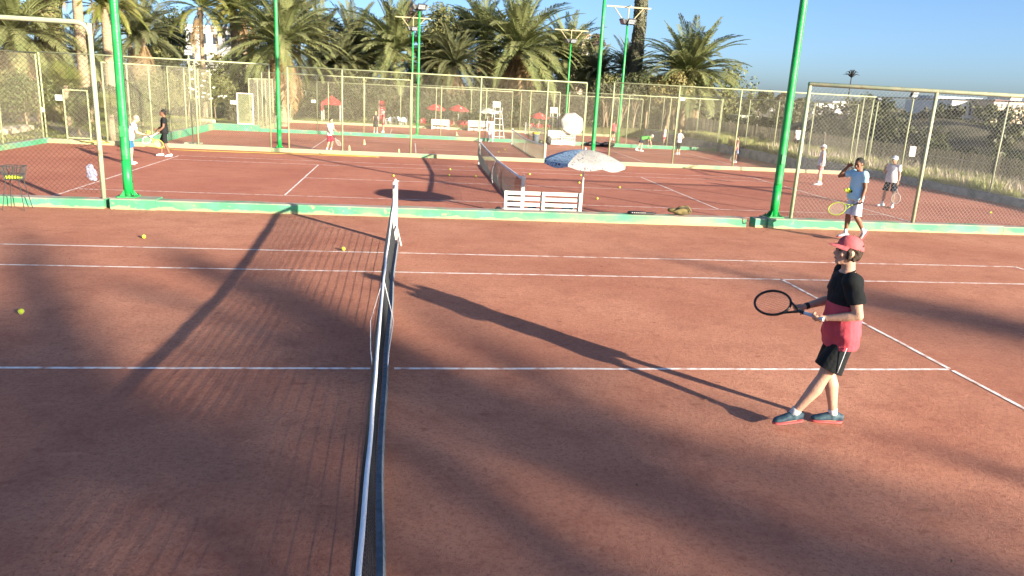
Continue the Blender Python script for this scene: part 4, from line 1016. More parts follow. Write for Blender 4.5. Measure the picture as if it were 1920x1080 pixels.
# undergrowth that reads as one dark mass behind the far fences
def mass(name, label, spots, m, seed, leaf, per=1300, cat='bushes'):
    rnd = random.Random(seed); b = MB()
    for (x, y, rx, rz) in spots:
        z = ground_h(x, y); leaves(b, per, rnd, (x, y, z+rz*.75), rx, rx*.7, rz, leaf, 20, .4)
    o = b.build(name, m); return tag(o, label, cat, kind='stuff')
rm = random.Random(11)
mass('undergrowth', 'dark undergrowth massed behind the cafe and the far fence', [(-14+i*1.9+rm.uniform(-.6, .6), rm.uniform(70.5, 73), 1.9+rm.random(), 2.2+1.3*rm.random()) for i in range(24)], M_LEAFD, 12, .26)
mass('undergrowth', 'olive scrub filling the gaps between the palm trunks', [(-30+i*2.4+rm.uniform(-.8, .8), rm.uniform(76, 82), 2.4+rm.random(), 2.8+1.8*rm.random()) for i in range(29)], M_LEAF, 13, .34, 1000)
mass('undergrowth', 'dark thicket behind the left garden', [(-52+i*2.2+rm.uniform(-.8, .8), rm.uniform(60, 72), 2.4+rm.random(), 2.4+1.8*rm.random()) for i in range(19)], M_LEAFD, 15, .3, 1100)
mass('undergrowth', 'bushes continuing right of the last big palm', [(24+i*2.6+rm.uniform(-.8, .8), rm.uniform(74, 84), 2.2+rm.random(), 1.6+1.2*rm.random()) for i in range(9)], M_LEAFG, 16, .3, 1000)
# scrub on the dune
sp = []
for i in range(170):
    x = rm.uniform(28.5, 62); y = rm.uniform(14, 84); sp.append((x, y, 1.2+rm.random()*1.3, (.5+rm.random()*.6)*(.55 if x > 39 else 1)))
mass('dune_scrub', 'dark scrub covering the dune behind the reed fence', sp, M_LEAFD, 17, .26, 520)
mass('dune_scrub', 'dry greyish scrub on top of the dune', [(rm.uniform(34, 66), rm.uniform(16, 80), 1.0+rm.random(), .25+rm.random()*.25) for i in range(50)], M_LEAFG, 18, .24, 420)
# ------------------------------------------------------------------ grass strip and lawn tufts
def grass(name, label, spots, h, m, seed, w_=.012):
    rnd = random.Random(seed); vs = []; fs = []
    for x, y, k in spots:
        z = ground_h(x, y); hh = h*rnd.uniform(.5, 1.25)*k; a = rnd.random()*6.28; lx, ly = hh*.35*math.cos(a), hh*.35*math.sin(a); px_, py_ = -math.sin(a)*w_, math.cos(a)*w_
        n = len(vs); vs += [(x-px_, y-py_, z-.02), (x+px_, y+py_, z-.02), (x+lx*.35+px_*.7, y+ly*.35+py_*.7, z+hh*.6), (x+lx*.35-px_*.7, y+ly*.35-py_*.7, z+hh*.6), (x+lx, y+ly, z+hh)]; fs += [(n, n+1, n+2, n+3), (n+3, n+2, n+4)]
    return tag(MB().add(vs, fs).build(name, m), label, 'grass', kind='stuff')
M_GRASS = leafmat('grass_blade', (.27, .31, .09), (.46, .42, .2), .3, .8); M_GRASSL = leafmat('lawn_blade', (.12, .16, .035), (.22, .22, .07), .3, .5); M_PLUME = leafmat('grass_plume', (.55, .44, .36), (.5, .42, .3), .3)
rg = random.Random(9)
sp = []
while len(sp) < 42000:
    x = 22.55+3.7*rg.random()**1.3; y = 9.6+44*rg.random(); 
    if noise.noise(Vector((x*.8, y*.5, 0))) > -.25: sp.append((x, y, .7+.6*noise.noise(Vector((x*.5, y*.35, 9)))+.3))
grass('grass_strip', 'tall dry grass between the grey kerb and the reed fence', sp, .46, M_GRASS, 1, .02)
grass('grass_strip', 'pale feathery grass heads along the reed fence', [(22.8+3.2*rg.random(), 9.6+30*rg.random(), 1) for i in range(4200)], .6, M_PLUME, 2, .026)
sp = []
while len(sp) < 22000:
    x = -15.4-26*rg.random() if rg.random() < .5 else -12.9-14*rg.random(); y = (14+44*rg.random()) if x < -15.3 else 28+30*rg.random()
    if noise.noise(Vector((x*.3, y*.3, 3))) > -.15: sp.append((x, y, 1))
grass('lawn_grass', 'rough lawn grass in the garden on the left', sp, .13, M_GRASSL, 3, .022)
grass('lawn_grass', 'lawn grass around the cafe at the far end', [(-10+30*rg.random(), 64.3+7*rg.random(), 1) for i in range(9000)], .16, M_GRASSL, 4, .03)

# ------------------------------------------------------------------ reed fence, garden things
M_REED = mat('reed', (.13, .117, .08), (.19, .17, .12), 1.2, .9, stretch=(8, 8, .6)); M_POSTW = mat('old_wood', (.20, .17, .13), (.13, .11, .09), 5, .95, .6, 20)
o = thing('reed_fence', 'grey reed screen fence behind the grass strip on the right', 'fence', (26.5, 9.0, ground_h(26.5, 20)-.1))
rr = random.Random(4)
for seg in range(11):
    b = MB()
    for i in range(70):
        y = seg*5.0+i*5.0/70+rr.uniform(-.012, .012); h_ = 1.36+.05*rr.uniform(-1, 1)+.06*noise.noise(Vector((seg*5+i*.07, 0, 0))); lx = rr.uniform(-.02, .02)
        b.tube([(0, y, 0), (lx, y+rr.uniform(-.03, .03), h_)], .017+.008*rr.random(), 4, False)
    pn = b.build('reed_panel', M_REED, o); pn['kind'] = 'stuff'
    MB().tube([(.08, seg*5.0, -.3), (.08, seg*5.0, 1.5)], .06, 8).build('post', M_POSTW, o, True)
b = MB()
for z in (.4, 1.0): MB().tube([(-.035, 0, z), (-.035, 55, z)], .008, 5).build('tie_wire', M_WIREG, o)
# utility cabinet, gate, stones, path, sign posts
M_CAB = mat('cabinet', (.42, .44, .30), (.36, .38, .27), 4, .6, .2, 30)
g = at_y(360, 235, 34.0); zc = ground_h(g.x, 34)
o = thing('utility_cabinet', 'pale green electrical cabinet behind the third-court fence', 'cabinet', (at_y(360, 220, 34).x, 34, zc))
b = MB(); b.box((0, 0, .55), (.72, .45, 1.1)); b.build('box', M_CAB, o, bevel=.015); b = MB(); b.box((0, 0, 1.13), (.8, .52, .06)); b.build('lid', M_CAB, o, bevel=.01)
b = MB(); b.box((-.0, -.235, .55), (.64, .02, .95)); d_ = b.build('door', M_CAB, o, bevel=.005); b = MB(); b.box((-.22, -.255, .58), (.05, .03, .1)); b.build('handle', M_DARK, d_)
q0, q1 = at_y(447, 235, YH), at_y(476, 235, YH)
o = thing('court_gate', 'white mesh gate standing in the fence of the third court', 'gate', ((q0.x+q1.x)/2, YH-.09, -.44))
W_ = q1.x-q0.x; 
for nm, c_, s_ in (('frame_bar', (-W_/2, 0, 1.0), (.06, .05, 2.0)), ('frame_bar', (W_/2, 0, 1.0), (.06, .05, 2.0)), ('frame_bar', (0, 0, 2.0), (W_+.06, .05, .06)), ('frame_bar', (0, 0, .05), (W_-.06, .05, .06))):
    MB().box(c_, s_).build(nm, M_WHITE, o)
b = MB()
for i in range(30): x = -W_/2+.04+(W_-.08)*i/29; b.box((x, 0, 1.02), (.008, .006, 1.9))
for i in range(56): b.box((0, .009, .09+1.88*i/55), (W_-.07, .006, .008))
b.build('gate_mesh', M_PIPE, o); b = MB(); b.box((W_/2-.09, -.05, 1.0), (.03, .05, .14)); b.build('handle', M_DARK, o)
# garden gate in the left fence
q0, q1 = at_y(128, 250, YG), at_y(172, 250, YG)
o = thing('court_gate', 'pale pipe gate in the fence beside the garden path', 'gate', ((q0.x+q1.x)/2, YG-.1, KT2+.02)); W_ = q1.x-q0.x
for nm, c_, s_ in (('frame_bar', (-W_/2, 0, 1.0), (.05, .05, 2.0)), ('frame_bar', (W_/2, 0, 1.0), (.05, .05, 2.0)), ('frame_bar', (0, 0, 2.02), (W_+.05, .05, .05)), ('frame_bar', (0, 0, .06), (W_-.05, .05, .05))):
    MB().box(c_, s_).build(nm, M_PIPE, o)
wire_bay((-W_/2+.03, 0, 0), (W_/2-.03, 0, 0), .08, 2.0, .085, .002).build('gate_mesh', M_WIRE, o)
M_PATH = mat('path_paving', (.34, .28, .26), (.26, .21, .2), 3, .95, .5, 20)
pts = [tuple(at_z(a_, b_, -.47))[:2] for a_, b_ in ((10, 203), (50, 216), (90, 230), (130, 245), (178, 260))]
vs = []; fs = []
for i, (x, y) in enumerate(pts):
    for s in (-.7, .7): xx, yy = x+s*.55, y+s*.85; vs.append((xx, yy, ground_h(xx, yy)+.03))
    if i: k = 2*i; fs.append((k-2, k-1, k+1, k))
pme = MB().add(vs, fs); tag(pme.build('garden_path', M_PATH), kind='structure')
M_STONE = mat('pale_stone', (.52, .44, .32), (.42, .35, .25), 4, .9, .5, 14)
def low_garden_wall(label, a, c, h_, w_=.3):
    a = Vector(a); c = Vector(c); o = thing('garden_wall', label, 'wall', (a.x, a.y, ground_h(a.x, a.y)-.05), math.atan2(c.y-a.y, c.x-a.x), 'low garden walls'); L = (c-a).length; n = max(2, int(L/.9))
    for i in range(n):
        b = MB(); b.box((L*(i+.5)/n, 0, h_/2), (L/n-.02, w_, h_*(1+.06*random.uniform(-1, 1)))); b.build('stone', M_STONE, o, bevel=.02)
def ptz(px, py): q = at_z(px, py, -.47); return (q.x, q.y, 0)
low_garden_wall('low cream wall across the lawn at the far left', ptz(0, 220), ptz(62, 216), .45)
low_garden_wall('low cream wall edging the lawn left of the gate', ptz(90, 212), ptz(128, 211), .4)
low_garden_wall('pale stone edging in the near lawn at the left', ptz(0, 252), ptz(52, 243), .3, .6)
low_garden_wall('pinkish low wall in the garden behind the man in black', ptz(305, 200), ptz(365, 197), .7)
low_garden_wall('short pale stone kerb right of the cabinet', ptz(375, 228), ptz(402, 230), .25)
# small floodlight posts on the dune side and bits in the garden
def lamp_post(label, px, py, Y, tilt, w_=.5):
    q = at_y(px, py, Y); z = ground_h(q.x, Y); o = thing('small_floodlight', label, 'lamp', (q.x, Y, z), 0, 'small floodlights'); MB().tube([(0, 0, -.1), (0, 0, q.z-z)], .035, 8).build('post', M_PIPE, o, True); flood(o, (0, 0, q.z-z+.1), .4, tilt, w_, w_*.75)
lamp_post('grey floodlight box standing above the right-hand fence', 1714, 180, 26.5, .25, .45); lamp_post('small tilted lamp on a thin post left of the grey floodlight', 1647, 190, 30.0, -.9, .28)
lamp_post('square floodlight on the fence top left of the white building gap', 353, 102, 33.5, .2, .4)
# palm-shaped mast far right
q = at_y(1597, 142, 150); z = ground_h(q.x, 150); o = thing('palm_mast', 'tall thin mast with a palm-like top above the right-hand fence', 'mast', (q.x, 150, z))
MB().tube([(0, 0, 0), (0, 0, q.z-z)], [.2, .1], 8).build('mast', M_DARK, o)
for i in range(16):
    a = i*2.399; el = .3+.9*(i % 3)/2; MB().tube([(0, 0, q.z-z-.4), (1.5*math.cos(a)*math.cos(el)*.7, 1.5*math.sin(a)*math.cos(el)*.7, q.z-z+1.3*math.sin(el)), (1.9*math.cos(a)*math.cos(el), 1.9*math.sin(a)*math.cos(el), q.z-z+1.2*math.sin(el)-.2)], [.09, .1, .03], 4).build('blade', M_DARK, o)
# ------------------------------------------------------------------ buildings
M_WALLW = mat('render_white', (.66, .64, .60), (.58, .56, .52), .4, .9); M_WALLC = mat('render_cream', (.58, .45, .32), (.52, .4, .3), .4, .9); M_WALLB = mat('render_blue', (.30, .36, .42)); M_GLASS = mat('window_glass', (.03, .04, .05), rough=.15, spec=.6); M_ROOFP = mat('roof_pink', (.45, .25, .2))
def building(label, px, py_top, Y, wpx, hpx, m, wins=(3, 2), dep=8, extra=None, roof=None, wall2=None):
    q = at_y(px, py_top, Y); s = (Y+8)/1420; W_, H_ = wpx*s, hpx*s; zb = q.z-H_; o = thing('building', label, 'building', (q.x, Y, zb), 0, 'buildings beyond the courts')
    b = MB(); b.box((0, dep/2, (H_-6)/2), (W_, dep, H_+6)); wl = b.build('wall', m, o)
    b = MB(); b.box((0, dep/2-.1, H_+.12), (W_+.4, dep+.4, .3)); b.build('roof', roof or m, o)
    for i in range(wins[0]):
        for j in range(wins[1]):
            x = -W_/2+W_*(i+.5)/wins[0]; z = H_*(j+.45)/wins[1]; ww, wh = W_/wins[0]*.42, H_/wins[1]*.5
            f = MB().box((x, -.03, z), (ww+.15, .05, wh+.15)).build('window', M_WHITE, o); MB().box((x, -.07, z), (ww, .04, wh)).build('pane', M_GLASS, f)
            MB().box((x, -.12, z-wh/2-.1), (ww+.3, .22, .08)).build('sill', m, f)
    return o
building('white flat-roofed building seen through the palm gap at the upper left', 392, 52, 105, 78, 66, M_WALLW, (4, 2), 10)
b_ = building('cream building with pink roof line behind the far cross-arm', 1091, 66, 125, 28, 40, M_WALLC, (3, 2), 8, roof=M_ROOFP)
building('cream block with small windows at the far right above the dune', 1812, 189, 250, 60, 34, M_WALLW, (5, 1), 14)
building('blue-shaded block behind the far right cream block', 1800, 183, 290, 95, 40, M_WALLB, (6, 2), 14)
building('pale low building right of the blue block at the right edge', 1895, 190, 240, 70, 36, M_WALLC, (6, 2), 14, roof=M_ROOFP)
building('white building with dark window row left of the cream block', 1757, 190, 280, 40, 30, M_WALLW, (4, 1), 14)
building('upper white block at the top right', 1906, 184, 300, 24, 40, M_WALLW, (2, 2), 14)
building('small white terrace house left of the dune top', 1545, 196, 220, 42, 22, M_WALLW, (4, 1), 12)
building('tiny white house under the dune trees', 1580, 192, 260, 40, 20, M_WALLW, (3, 1), 12)
building('low white house beyond the gap right of the last big palm', 1460, 206, 230, 44, 16, M_WALLW, (4, 1), 12)
building('beige arched kiosk beyond the right-hand fence', 1402, 222, 62, 30, 34, M_CAB, (1, 1), 2)
for lab, px_, py_, Y, rx, rz, m, sd in [('dark broad tree on the skyline right of the last big palm', 1428, 192, 110, 32, 20, M_LEAFD, 81), ('brownish tree beside the dark skyline tree', 1465, 190, 120, 18, 18, M_LEAFB, 82), ('small dark tree left of the tall right-hand fence post', 1500, 205, 95, 20, 24, M_LEAFD, 83), ('hazy grey tree further left on the skyline', 1385, 200, 125, 24, 16, M_LEAFG, 84)]:
    tree_px(lab, px_, py_, Y, rx, rz, m, sd, n=3500, leaf=.4, trunk=.2, clumps=30)
# ------------------------------------------------------------------ palms outside the picture, to the right behind the camera, whose shade falls over the front court
def st(s, t): return (s*.78+t*.625, s*.625-t*.78)
SH = [(.2, 50, 11.6, 2.6), (-2.6, 54, 13.2, 3.0), (-5.2, 49, 11.8, 3.0), (-7.8, 55, 13.6, 3.1), (-10.4, 50, 12.6, 3.1), (-13.2, 54, 13.8, 3.1), (-1.4, 62, 13.0, 2.8), (-6.4, 64, 14.4, 3.0), (-11.6, 63, 15.0, 3.0), (2.9, 50, 8.3, 2.5), (5.6, 53, 8.6, 2.5), (8.4, 50, 8.0, 2.4), (7.6, 62, 14.2, 1.7), (-3.8, 52, 9.6, 2.8), (-7.2, 53, 9.8, 2.8), (-.6, 53, 9.2, 2.5)]
ORD = ('first', 'second', 'third', 'fourth', 'fifth', 'sixth', 'seventh', 'eighth', 'ninth', 'tenth', 'eleventh', 'twelfth', 'thirteenth', 'fourteenth', 'fifteenth', 'last')
for i, (s, t, zc, R_) in enumerate(SH):
    x, y = st(s, t)
    palm('tall date palm behind the camera, %s in the row shading the front court' % ORD[i], (x, y, zc), R_, ground_h(x, y), 300+i, dens=.56 if s < -4 else .46 if s < 1 else .42, dead=3)
# ------------------------------------------------------------------ people
def skin(name, c):
    return mat(name, c, tuple(v*.86 for v in c), 14, .55, .15, 60, spec=.4)
SK_PALE = skin('skin_pale', (.56, .32, .22)); SK_TAN = skin('skin_tan', (.42, .22, .14)); SK_BROWN = skin('skin_brown', (.20, .095, .055)); SK_DARK = skin('skin_dark', (.13, .065, .04))
def cloth(name, c, k=.75): return mat('cloth_'+name, c, tuple(v*k for v in c), 5, .9, .9, 9, contrast=(.3, .7))
C_BLACK = cloth('black', (.012, .014, .015)); C_RED = cloth('red', (.62, .085, .11)); C_WHITE = cloth('white', (.62, .62, .62), .88); C_SKY = cloth('sky', (.36, .66, .82), .9); C_LBLUE = cloth('light_blue', (.58, .66, .76), .9)
C_NAVY = cloth('navy', (.012, .018, .04)); C_PINK = cloth('pink', (.52, .20, .22)); C_GREEN = cloth('green', (.10, .42, .08)); C_CAPRED = cloth('cap_red', (.55, .12, .13)); C_BLUE = cloth('blue', (.03, .14, .28)); C_MAROON = cloth('crimson', (.36, .02, .05)); C_GREYW = cloth('grey_white', (.55, .56, .6), .88); C_CHAR = cloth('charcoal', (.03, .03, .03)); C_SKIRT = cloth('denim', (.22, .26, .38)); C_SALMON = cloth('salmon', (.5, .22, .20))
H_BROWN = mat('hair_brown', (.03, .018, .012), (.06, .035, .02), 60, .5, .8, 90); H_BLACK = mat('hair_black', (.01, .009, .009), (.02, .018, .016), 60, .5, .8, 90); H_GREY = mat('hair_grey', (.55, .53, .5), (.4, .38, .36), 60, .6, .8, 90); H_BLOND = mat('hair_blond', (.45, .33, .18), (.35, .25, .13), 60, .6, .8, 90)
S_WHITE = mat('shoe_white', (.72, .72, .70), (.6, .6, .6), 12, .6); S_NAVY = mat('shoe_navy', (.02, .05, .08), (.06, .11, .13), 18, .6); S_CORAL = mat('shoe_coral', (.62, .12, .12), (.55, .1, .1), 10, .6); S_BROWN = mat('shoe_brown', (.25, .15, .1)); S_GREY = mat('shoe_grey', (.22, .24, .28), (.3, .3, .32), 12, .6)
M_EYE = mat('eye_dark', (.015, .012, .01), rough=.2)
M_LIP = mat('lip', (.36, .14, .12))

def nrm(v): return Vector(v).normalized()
def head_frame(fwd, up):
    f = nrm(fwd); u = Vector(up); u = (u-f*u.dot(f)).normalized(); l = u.cross(f)
    return Matrix((f, l, u)).transposed()
def hand_prims(b, wrist, d, palm_n, k, curl, thumb_side, spread=1.):
    """palm into b, five fingers returned as separate overlapping chains; curl in radians per joint"""
    d = nrm(d); n = Vector(palm_n); n = (n-d*n.dot(d)).normalized(); s = d.cross(n)*thumb_side
    c = wrist+d*.045*k
    b.ell(c, (.05*k, .042*k, .017*k), Matrix((d, s, n)).transposed(), 12, 8)
    f = MB()
    for i, (off, L) in enumerate(((.03, .072), (.010, .08), (-.011, .075), (-.031, .058))):
        p = wrist+d*.083*k+s*off*k; dd = (d+s*off*1.2*spread).normalized(); pts = [p-dd*.02*k, p]; a = 0
        for j, fr in enumerate((.45, .32, .28)):
            a += curl*(.8, 1., .9)[j]; q = dd*math.cos(a)+n*math.sin(a); p = p+q*L*fr*k; pts.append(p)
        f.tube(pts, [.0095*k, .0095*k, .009*k, .008*k, .006*k], 8)
    p = wrist+d*.03*k+s*.03*k; q1 = (s*.75+d*.65+n*.25).normalized(); q2 = (d*.7+s*.2+n*(.35+.4*curl)).normalized(); q3 = (d*.6+n*(.4+.6*curl)).normalized()
    f.tube([p-q1*.01*k, p+q1*.03*k, p+q1*.03*k+q2*.03*k, p+q1*.03*k+q2*.03*k+q3*.025*k], [.014*k, .012*k, .0105*k, .007*k], 8)
    return f
def person(label, loc, heading, h=1.75, sk=SK_TAN, spine=(0, 0, 1), shoulder_roll=0., legs=None, arms=None, look=(1, 0, 0), hup=None, hair=H_BROWN, hair_style='short', shirt=C_WHITE, shirt2=None, split=0., sleeve=.55, hem=-.10, shorts=C_BLACK, short_len=.72, skirt=False, shoe=S_WHITE, sole=None, sock=C_WHITE, sock_h=.10, cap=None, brim=(1, 0, 0), belly=0., width=1., voxel=.013, curl=(.35, .35), palms=((0, -1, 0), (0, 1, 0)), ground=True, collar=None, fem=False, band=(), piping=False):
    k = h/1.75; o = thing('person', label, 'person', loc, heading, 'people on the courts')
    S = nrm(spine); P0 = Vector((0, 0, 0)); Lt = Vector((0, 1, 0))
    Lt = (Lt-S*Lt.dot(S)).normalized(); F = Lt.cross(S)
    tw = Matrix.Rotation(shoulder_roll, 3, S); SL = tw @ Lt; SF = tw @ F
    legs = legs or {'L': ((.05, .06, -1), (-.03, .02, -1), (1, .15, 0)), 'R': ((.05, -.06, -1), (-.03, -.02, -1), (1, -.15, 0))}
    arms = arms or {'L': ((0, .15, -1), (.2, .05, -1), (.2, 0, -1)), 'R': ((0, -.15, -1), (.2, -.05, -1), (.2, 0, -1))}
    J = {}
    for s, sg in (('L', 1), ('R', -1)):
        t, c, ft = legs[s]; hip = P0+Lt*sg*.092*k*width-S*.03*k; kn = hip+nrm(t)*.43*k; an = kn+nrm(c)*.41*k
        J['hip'+s], J['kn'+s], J['an'+s], J['ft'+s] = hip, kn, an, nrm(ft)
        a, f, hd = arms[s]; sh = P0+S*.455*k+SL*sg*(.168 if not fem else .15)*k*width; el = sh+nrm(a)*.29*k; wr = el+nrm(f)*.25*k
        J['sh'+s], J['el'+s], J['wr'+s], J['hd'+s] = sh, el, wr, nrm(hd)
    lows = [J['an'+s].z-.085*k+min(0, J['ft'+s].z*.2*k) for s in 'LR']; dz = -min(lows) if ground else 0
    for key in J:
        if key[:2] != 'ft' and key[:2] != 'hd': J[key] = J[key]+Vector((0, 0, dz))
    P0 = P0+Vector((0, 0, dz))
    b = MB()
    def torso(bm_, g, lo, hi, full=True):
        rows = [(-.10, .098, .155), (-.02, .105, .165), (.08, .10+belly*.7, .152), (.17, .098+belly, .148), (.28, .108+belly*.4, .158), (.38, .11, .165), (.44, .092, .155), (.485, .065, .10), (.51, .05, .06)]
        if fem: rows = [(a_, c_*(1.12 if a_ < .05 else .93), d_*(1.06 if a_ < .05 else .88)) for a_, c_, d_ in rows]
        pts = []; rad = []
        def ev(z):
            for i in range(len(rows)-1):
                if rows[i][0] <= z <= rows[i+1][0]:
                    t = (z-rows[i][0])/(rows[i+1][0]-rows[i][0]); return rows[i][1]+(rows[i+1][1]-rows[i][1])*t, rows[i][2]+(rows[i+1][2]-rows[i][2])*t
            return (rows[0] if z < rows[0][0] else rows[-1])[1:]
        zs = sorted({lo, hi} | {r_[0] for r_ in rows if lo < r_[0] < hi})
        n = len(zs)
        for z in zs:
            a_, c_ = ev(z); f_ = (z-lo)/(hi-lo)
            gg = g+(.030*min(1, max(0, (.26-z)/.22)) if g else 0); pts.append(P0+S*z*k+F*((.014*min(1, max(0, (.16-z)/.2)) if g else 0)+.012+belly*.35*max(0, 1-abs(z-.15)/.2))*k); rad.append(((a_+gg)*k, (c_+gg)*k*width))
        # ring frames share the forward reference
        bm_.tube(pts, rad, 24, True, ref=F)
    # ---- body
    torso(b, 0, -.10, .51)
    fingers = MB()
    for s, sg in (('L', 1), ('R', -1)):
        hip, kn, an, ft = (J[x+s] for x in ('hip', 'kn', 'an', 'ft'))
        b.tube([hip, hip.lerp(kn, .5), kn], [.074*k*width, .068*k*width, .052*k], 16); b.ell(kn, .053*k); b.ell(hip, .074*k*width)
        kd = (an-kn).normalized(); back = -F; back = (back-kd*back.dot(kd)).normalized()
        b.tube([kn, kn.lerp(an, .3)+back*.012*k, kn.lerp(an, .6)+back*.006*k, an], [.053*k, .061*k, .047*k, .034*k], 16); b.ell(an, .036*k)
        b.tube([an-ft*.03*k-Vector((0, 0, .04*k)), an+ft*.13*k-Vector((0, 0, .055*k))], [.032*k, .028*k], 10)
        sh, el, wr, hd = (J[x+s] for x in ('sh', 'el', 'wr', 'hd'))
        b.ell(sh, .062*k*width); b.tube([sh, sh.lerp(el, .45), el], [.055*k*width, .049*k*width, .038*k], 14); b.ell(el, .039*k)
        b.tube([el, el.lerp(wr, .3), wr], [.038*k, .041*k, .026*k], 14); b.ell(wr, .027*k)
        f = hand_prims(b, wr, hd, palms[0 if s == 'L' else 1], k, curl[0 if s == 'L' else 1], 1 if s == 'L' else -1)
        fingers.v += []; fingers.add(f.v, f.f)
    hu = Vector(hup) if hup else S*.9+Vector((0, 0, .25)); HF = head_frame(look, hu); nb = P0+S*.50*k
    hc = nb+(S*.55+HF.col[2]*.45)*.165*k+HF.col[0]*.025*k
    b.tube([nb-S*.04*k, nb+S*.03*k, hc-HF.col[2]*.06*k-HF.col[0]*.02*k], [.068*k, .056*k, .053*k], 14)
    def hp(x, y, z): return hc+HF @ Vector((x*k, y*k, z*k))
    hr = lambda x, y, z: (x*k, y*k, z*k)
    b.ell(hp(-.012, 0, .025), hr(.098, .077, .098), HF); b.ell(hp(.028, 0, -.045), hr(.062, .056, .07), HF); b.ell(hp(.062, 0, -.09), hr(.028, .034, .024), HF)
    b.ell(hp(.07, 0, .035), hr(.028, .052, .02), HF); b.ell(hp(.07, 0, -.058), hr(.03, .03, .016), HF)
    b.tube([hp(.082, 0, .02), hp(.104, 0, -.012), hp(.112, 0, -.026)], [.010*k, .0125*k, .015*k], 10); b.ell(hp(.095, .0, -.03), hr(.018, .02, .01), HF)
    for sg in (-1, 1):
        b.ell(hp(-.004, sg*.079, -.004), hr(.02, .010, .032), HF); b.ell(hp(.062, sg*.045, -.02), hr(.024, .02, .024), HF)
    me = remeshed(b, 'body', voxel, 2, [sk], extra=fingers); link('body', me, None, o)
    for sg in (-1, 1): MB().ell(hp(.083, sg*.031, .012), hr(.010, .016, .0075), HF, 10, 6).build('eye', M_EYE, o, True)
    for sg in (-1, 1):
        if hair: MB().tube([hp(.094, sg*.014, .036), hp(.094, sg*.032, .041), hp(.080, sg*.05, .034)], .0042*k, 6).build('eyebrow', hair, o, True)
    e = MB(); e.tube([hp(.092, -.02, -.060), hp(.100, 0, -.059), hp(.092, .02, -.060)], .0055*k, 6); e.build('mouth', M_LIP, o, True)
    # ---- hair
    if hair and hair_style != 'bald':
        hb = MB()
        hb.ell(hp(-.026, 0, .040), hr(.098, .085, .096), HF); hb.ell(hp(-.058, 0, -.005), hr(.062, .074, .07), HF)
        if hair_style == 'long': hb.ell(hp(-.06, 0, -.07), hr(.055, .075, .08), HF); hb.ell(hp(-.02, .07, -.04), hr(.03, .02, .06), HF); hb.ell(hp(-.02, -.07, -.04), hr(.03, .02, .06), HF)
        if hair_style == 'tail': hb.tube([hp(-.1, 0, .02), hp(-.15, 0, -.02), hp(-.15, 0, -.12)], [.03*k, .035*k, .012*k], 8)
        if hair_style == 'curly':
            rr = random.Random(5)
            for i in range(26):
                a = rr.uniform(-1.9, 1.9)+PI; hb.ell(hp(-.005+.088*math.cos(a)*.95-.0, .082*math.sin(a), -.055+rr.random()*.09), .02*k)
        hm = remeshed(hb, 'hair', voxel*.8, 1, [hair])
        wobble(hm, lambda c: .006*noise.noise(c*60))
        link('hair', hm, None, o)
    # ---- cap
    if cap:
        cb = MB(); vs = []; fs = []; NR, NS = 8, 24
        B = head_frame(tuple(HF.inverted() @ Vector(brim)) if False else brim, HF.col[2]); CF = B
        def cp(x, y, z): return hc+CF @ Vector((x*k, y*k, z*k))
        for i in range(NR+1):
            a = (PI/2)*i/NR
            for j in range(NS):
                t = 2*PI*j/NS; vs.append(cp(-.012+.112*math.sin(a)**.8*math.cos(t), .093*math.sin(a)**.8*math.sin(t), .042+.098*math.cos(a)+.012*math.sin(a)*math.cos(t)))
        for i in range(NR):
            for j in range(NS): fs.append((i*NS+j, i*NS+(j+1) % NS, (i+1)*NS+(j+1) % NS, (i+1)*NS+j))
        cb.add(vs, fs); co = cb.build('cap', cap, o, True)
        bb = MB(); vs = []; fs = []
        for i in range(5):
            for j in range(13):
                t = (j/12-.5)*2.3; rr_ = .1+.085*i/4*math.cos(t*.8); vs.append(cp(-.012+rr_*math.cos(t)*1.05, .095*math.sin(t)*(1+.06*i/4), .056-.012*(i/4)**2-.02*math.sin(t)**2*(.3+i/4)))
        for i in range(4):
            for j in range(12): p = i*13+j; fs.append((p, p+1, p+14, p+13))
        n0 = len(vs); vs += [v-CF.col[2]*.004*k for v in vs]; fs += [tuple(n0+q for q in reversed(f)) for f in fs]
        bb.add(vs, fs).build('brim', cap, co, True)
        tb = MB(); tb.ell(cp(-.012, 0, .141), .007*k); tb.build('button', cap, co, True)
    # ---- shirt
    sb = MB(); torso(sb, .016, hem, .495)
    for s in 'LR':
        sh, el = J['sh'+s], J['el'+s]
        sb.ell(sh, .074*k*width)
        if sleeve > 0: sb.tube([sh+(sh-el)*.05, sh.lerp(el, sleeve*.5), sh.lerp(el, sleeve)], [.072*k*width, .068*k*width, .068*k*width], 18)
    # body slightly fuller with soft folds
    def smat(c):
        return 0 if shirt2 is None else (0 if (c-P0).dot(S)/k > split+.06*(c-P0).dot(F) else 1)
    sm_ = remeshed(sb, 'shirt', voxel*.8, 2, [shirt]+([shirt2] if shirt2 else []), smat)
    wobble(sm_, lambda c: (.011*noise.noise(Vector((c.x*7, c.y*7, c.z*13)))+.008*noise.noise(c*4+Vector((3, 1, 0)))+.012*max(0., min(1., .5-(c-P0).dot(S)/k*1.6))*noise.noise(Vector((c.x*17, c.y*17, c.z*4))))*k)
    sho = link('shirt', sm_, None, o)
    if collar:
        cm = MB(); ring = [nb+S*.0*k+F*(.062*math.cos(t)*k+.01*k)+Lt*.068*math.sin(t)*k+S*(-.012*math.cos(t))*k for t in np.linspace(0, 2*PI, 20, endpoint=False)]; cm.tube(ring, .009*k, 6, close=True); cm.build('collar', collar, sho, True)
    # ---- shorts or skirt
    hb = MB(); g = .004
    hb.tube([P0+S*.06*k, P0+S*.02*k, P0-S*.06*k, P0-S*.11*k], [((.09+g)*k, (.14+g)*k*width), ((.10+g)*k, (.155+g)*k*width), ((.108+g)*k, (.165+g)*k*width), ((.10+g)*k, (.165+g)*k*width)], 24, ref=F)
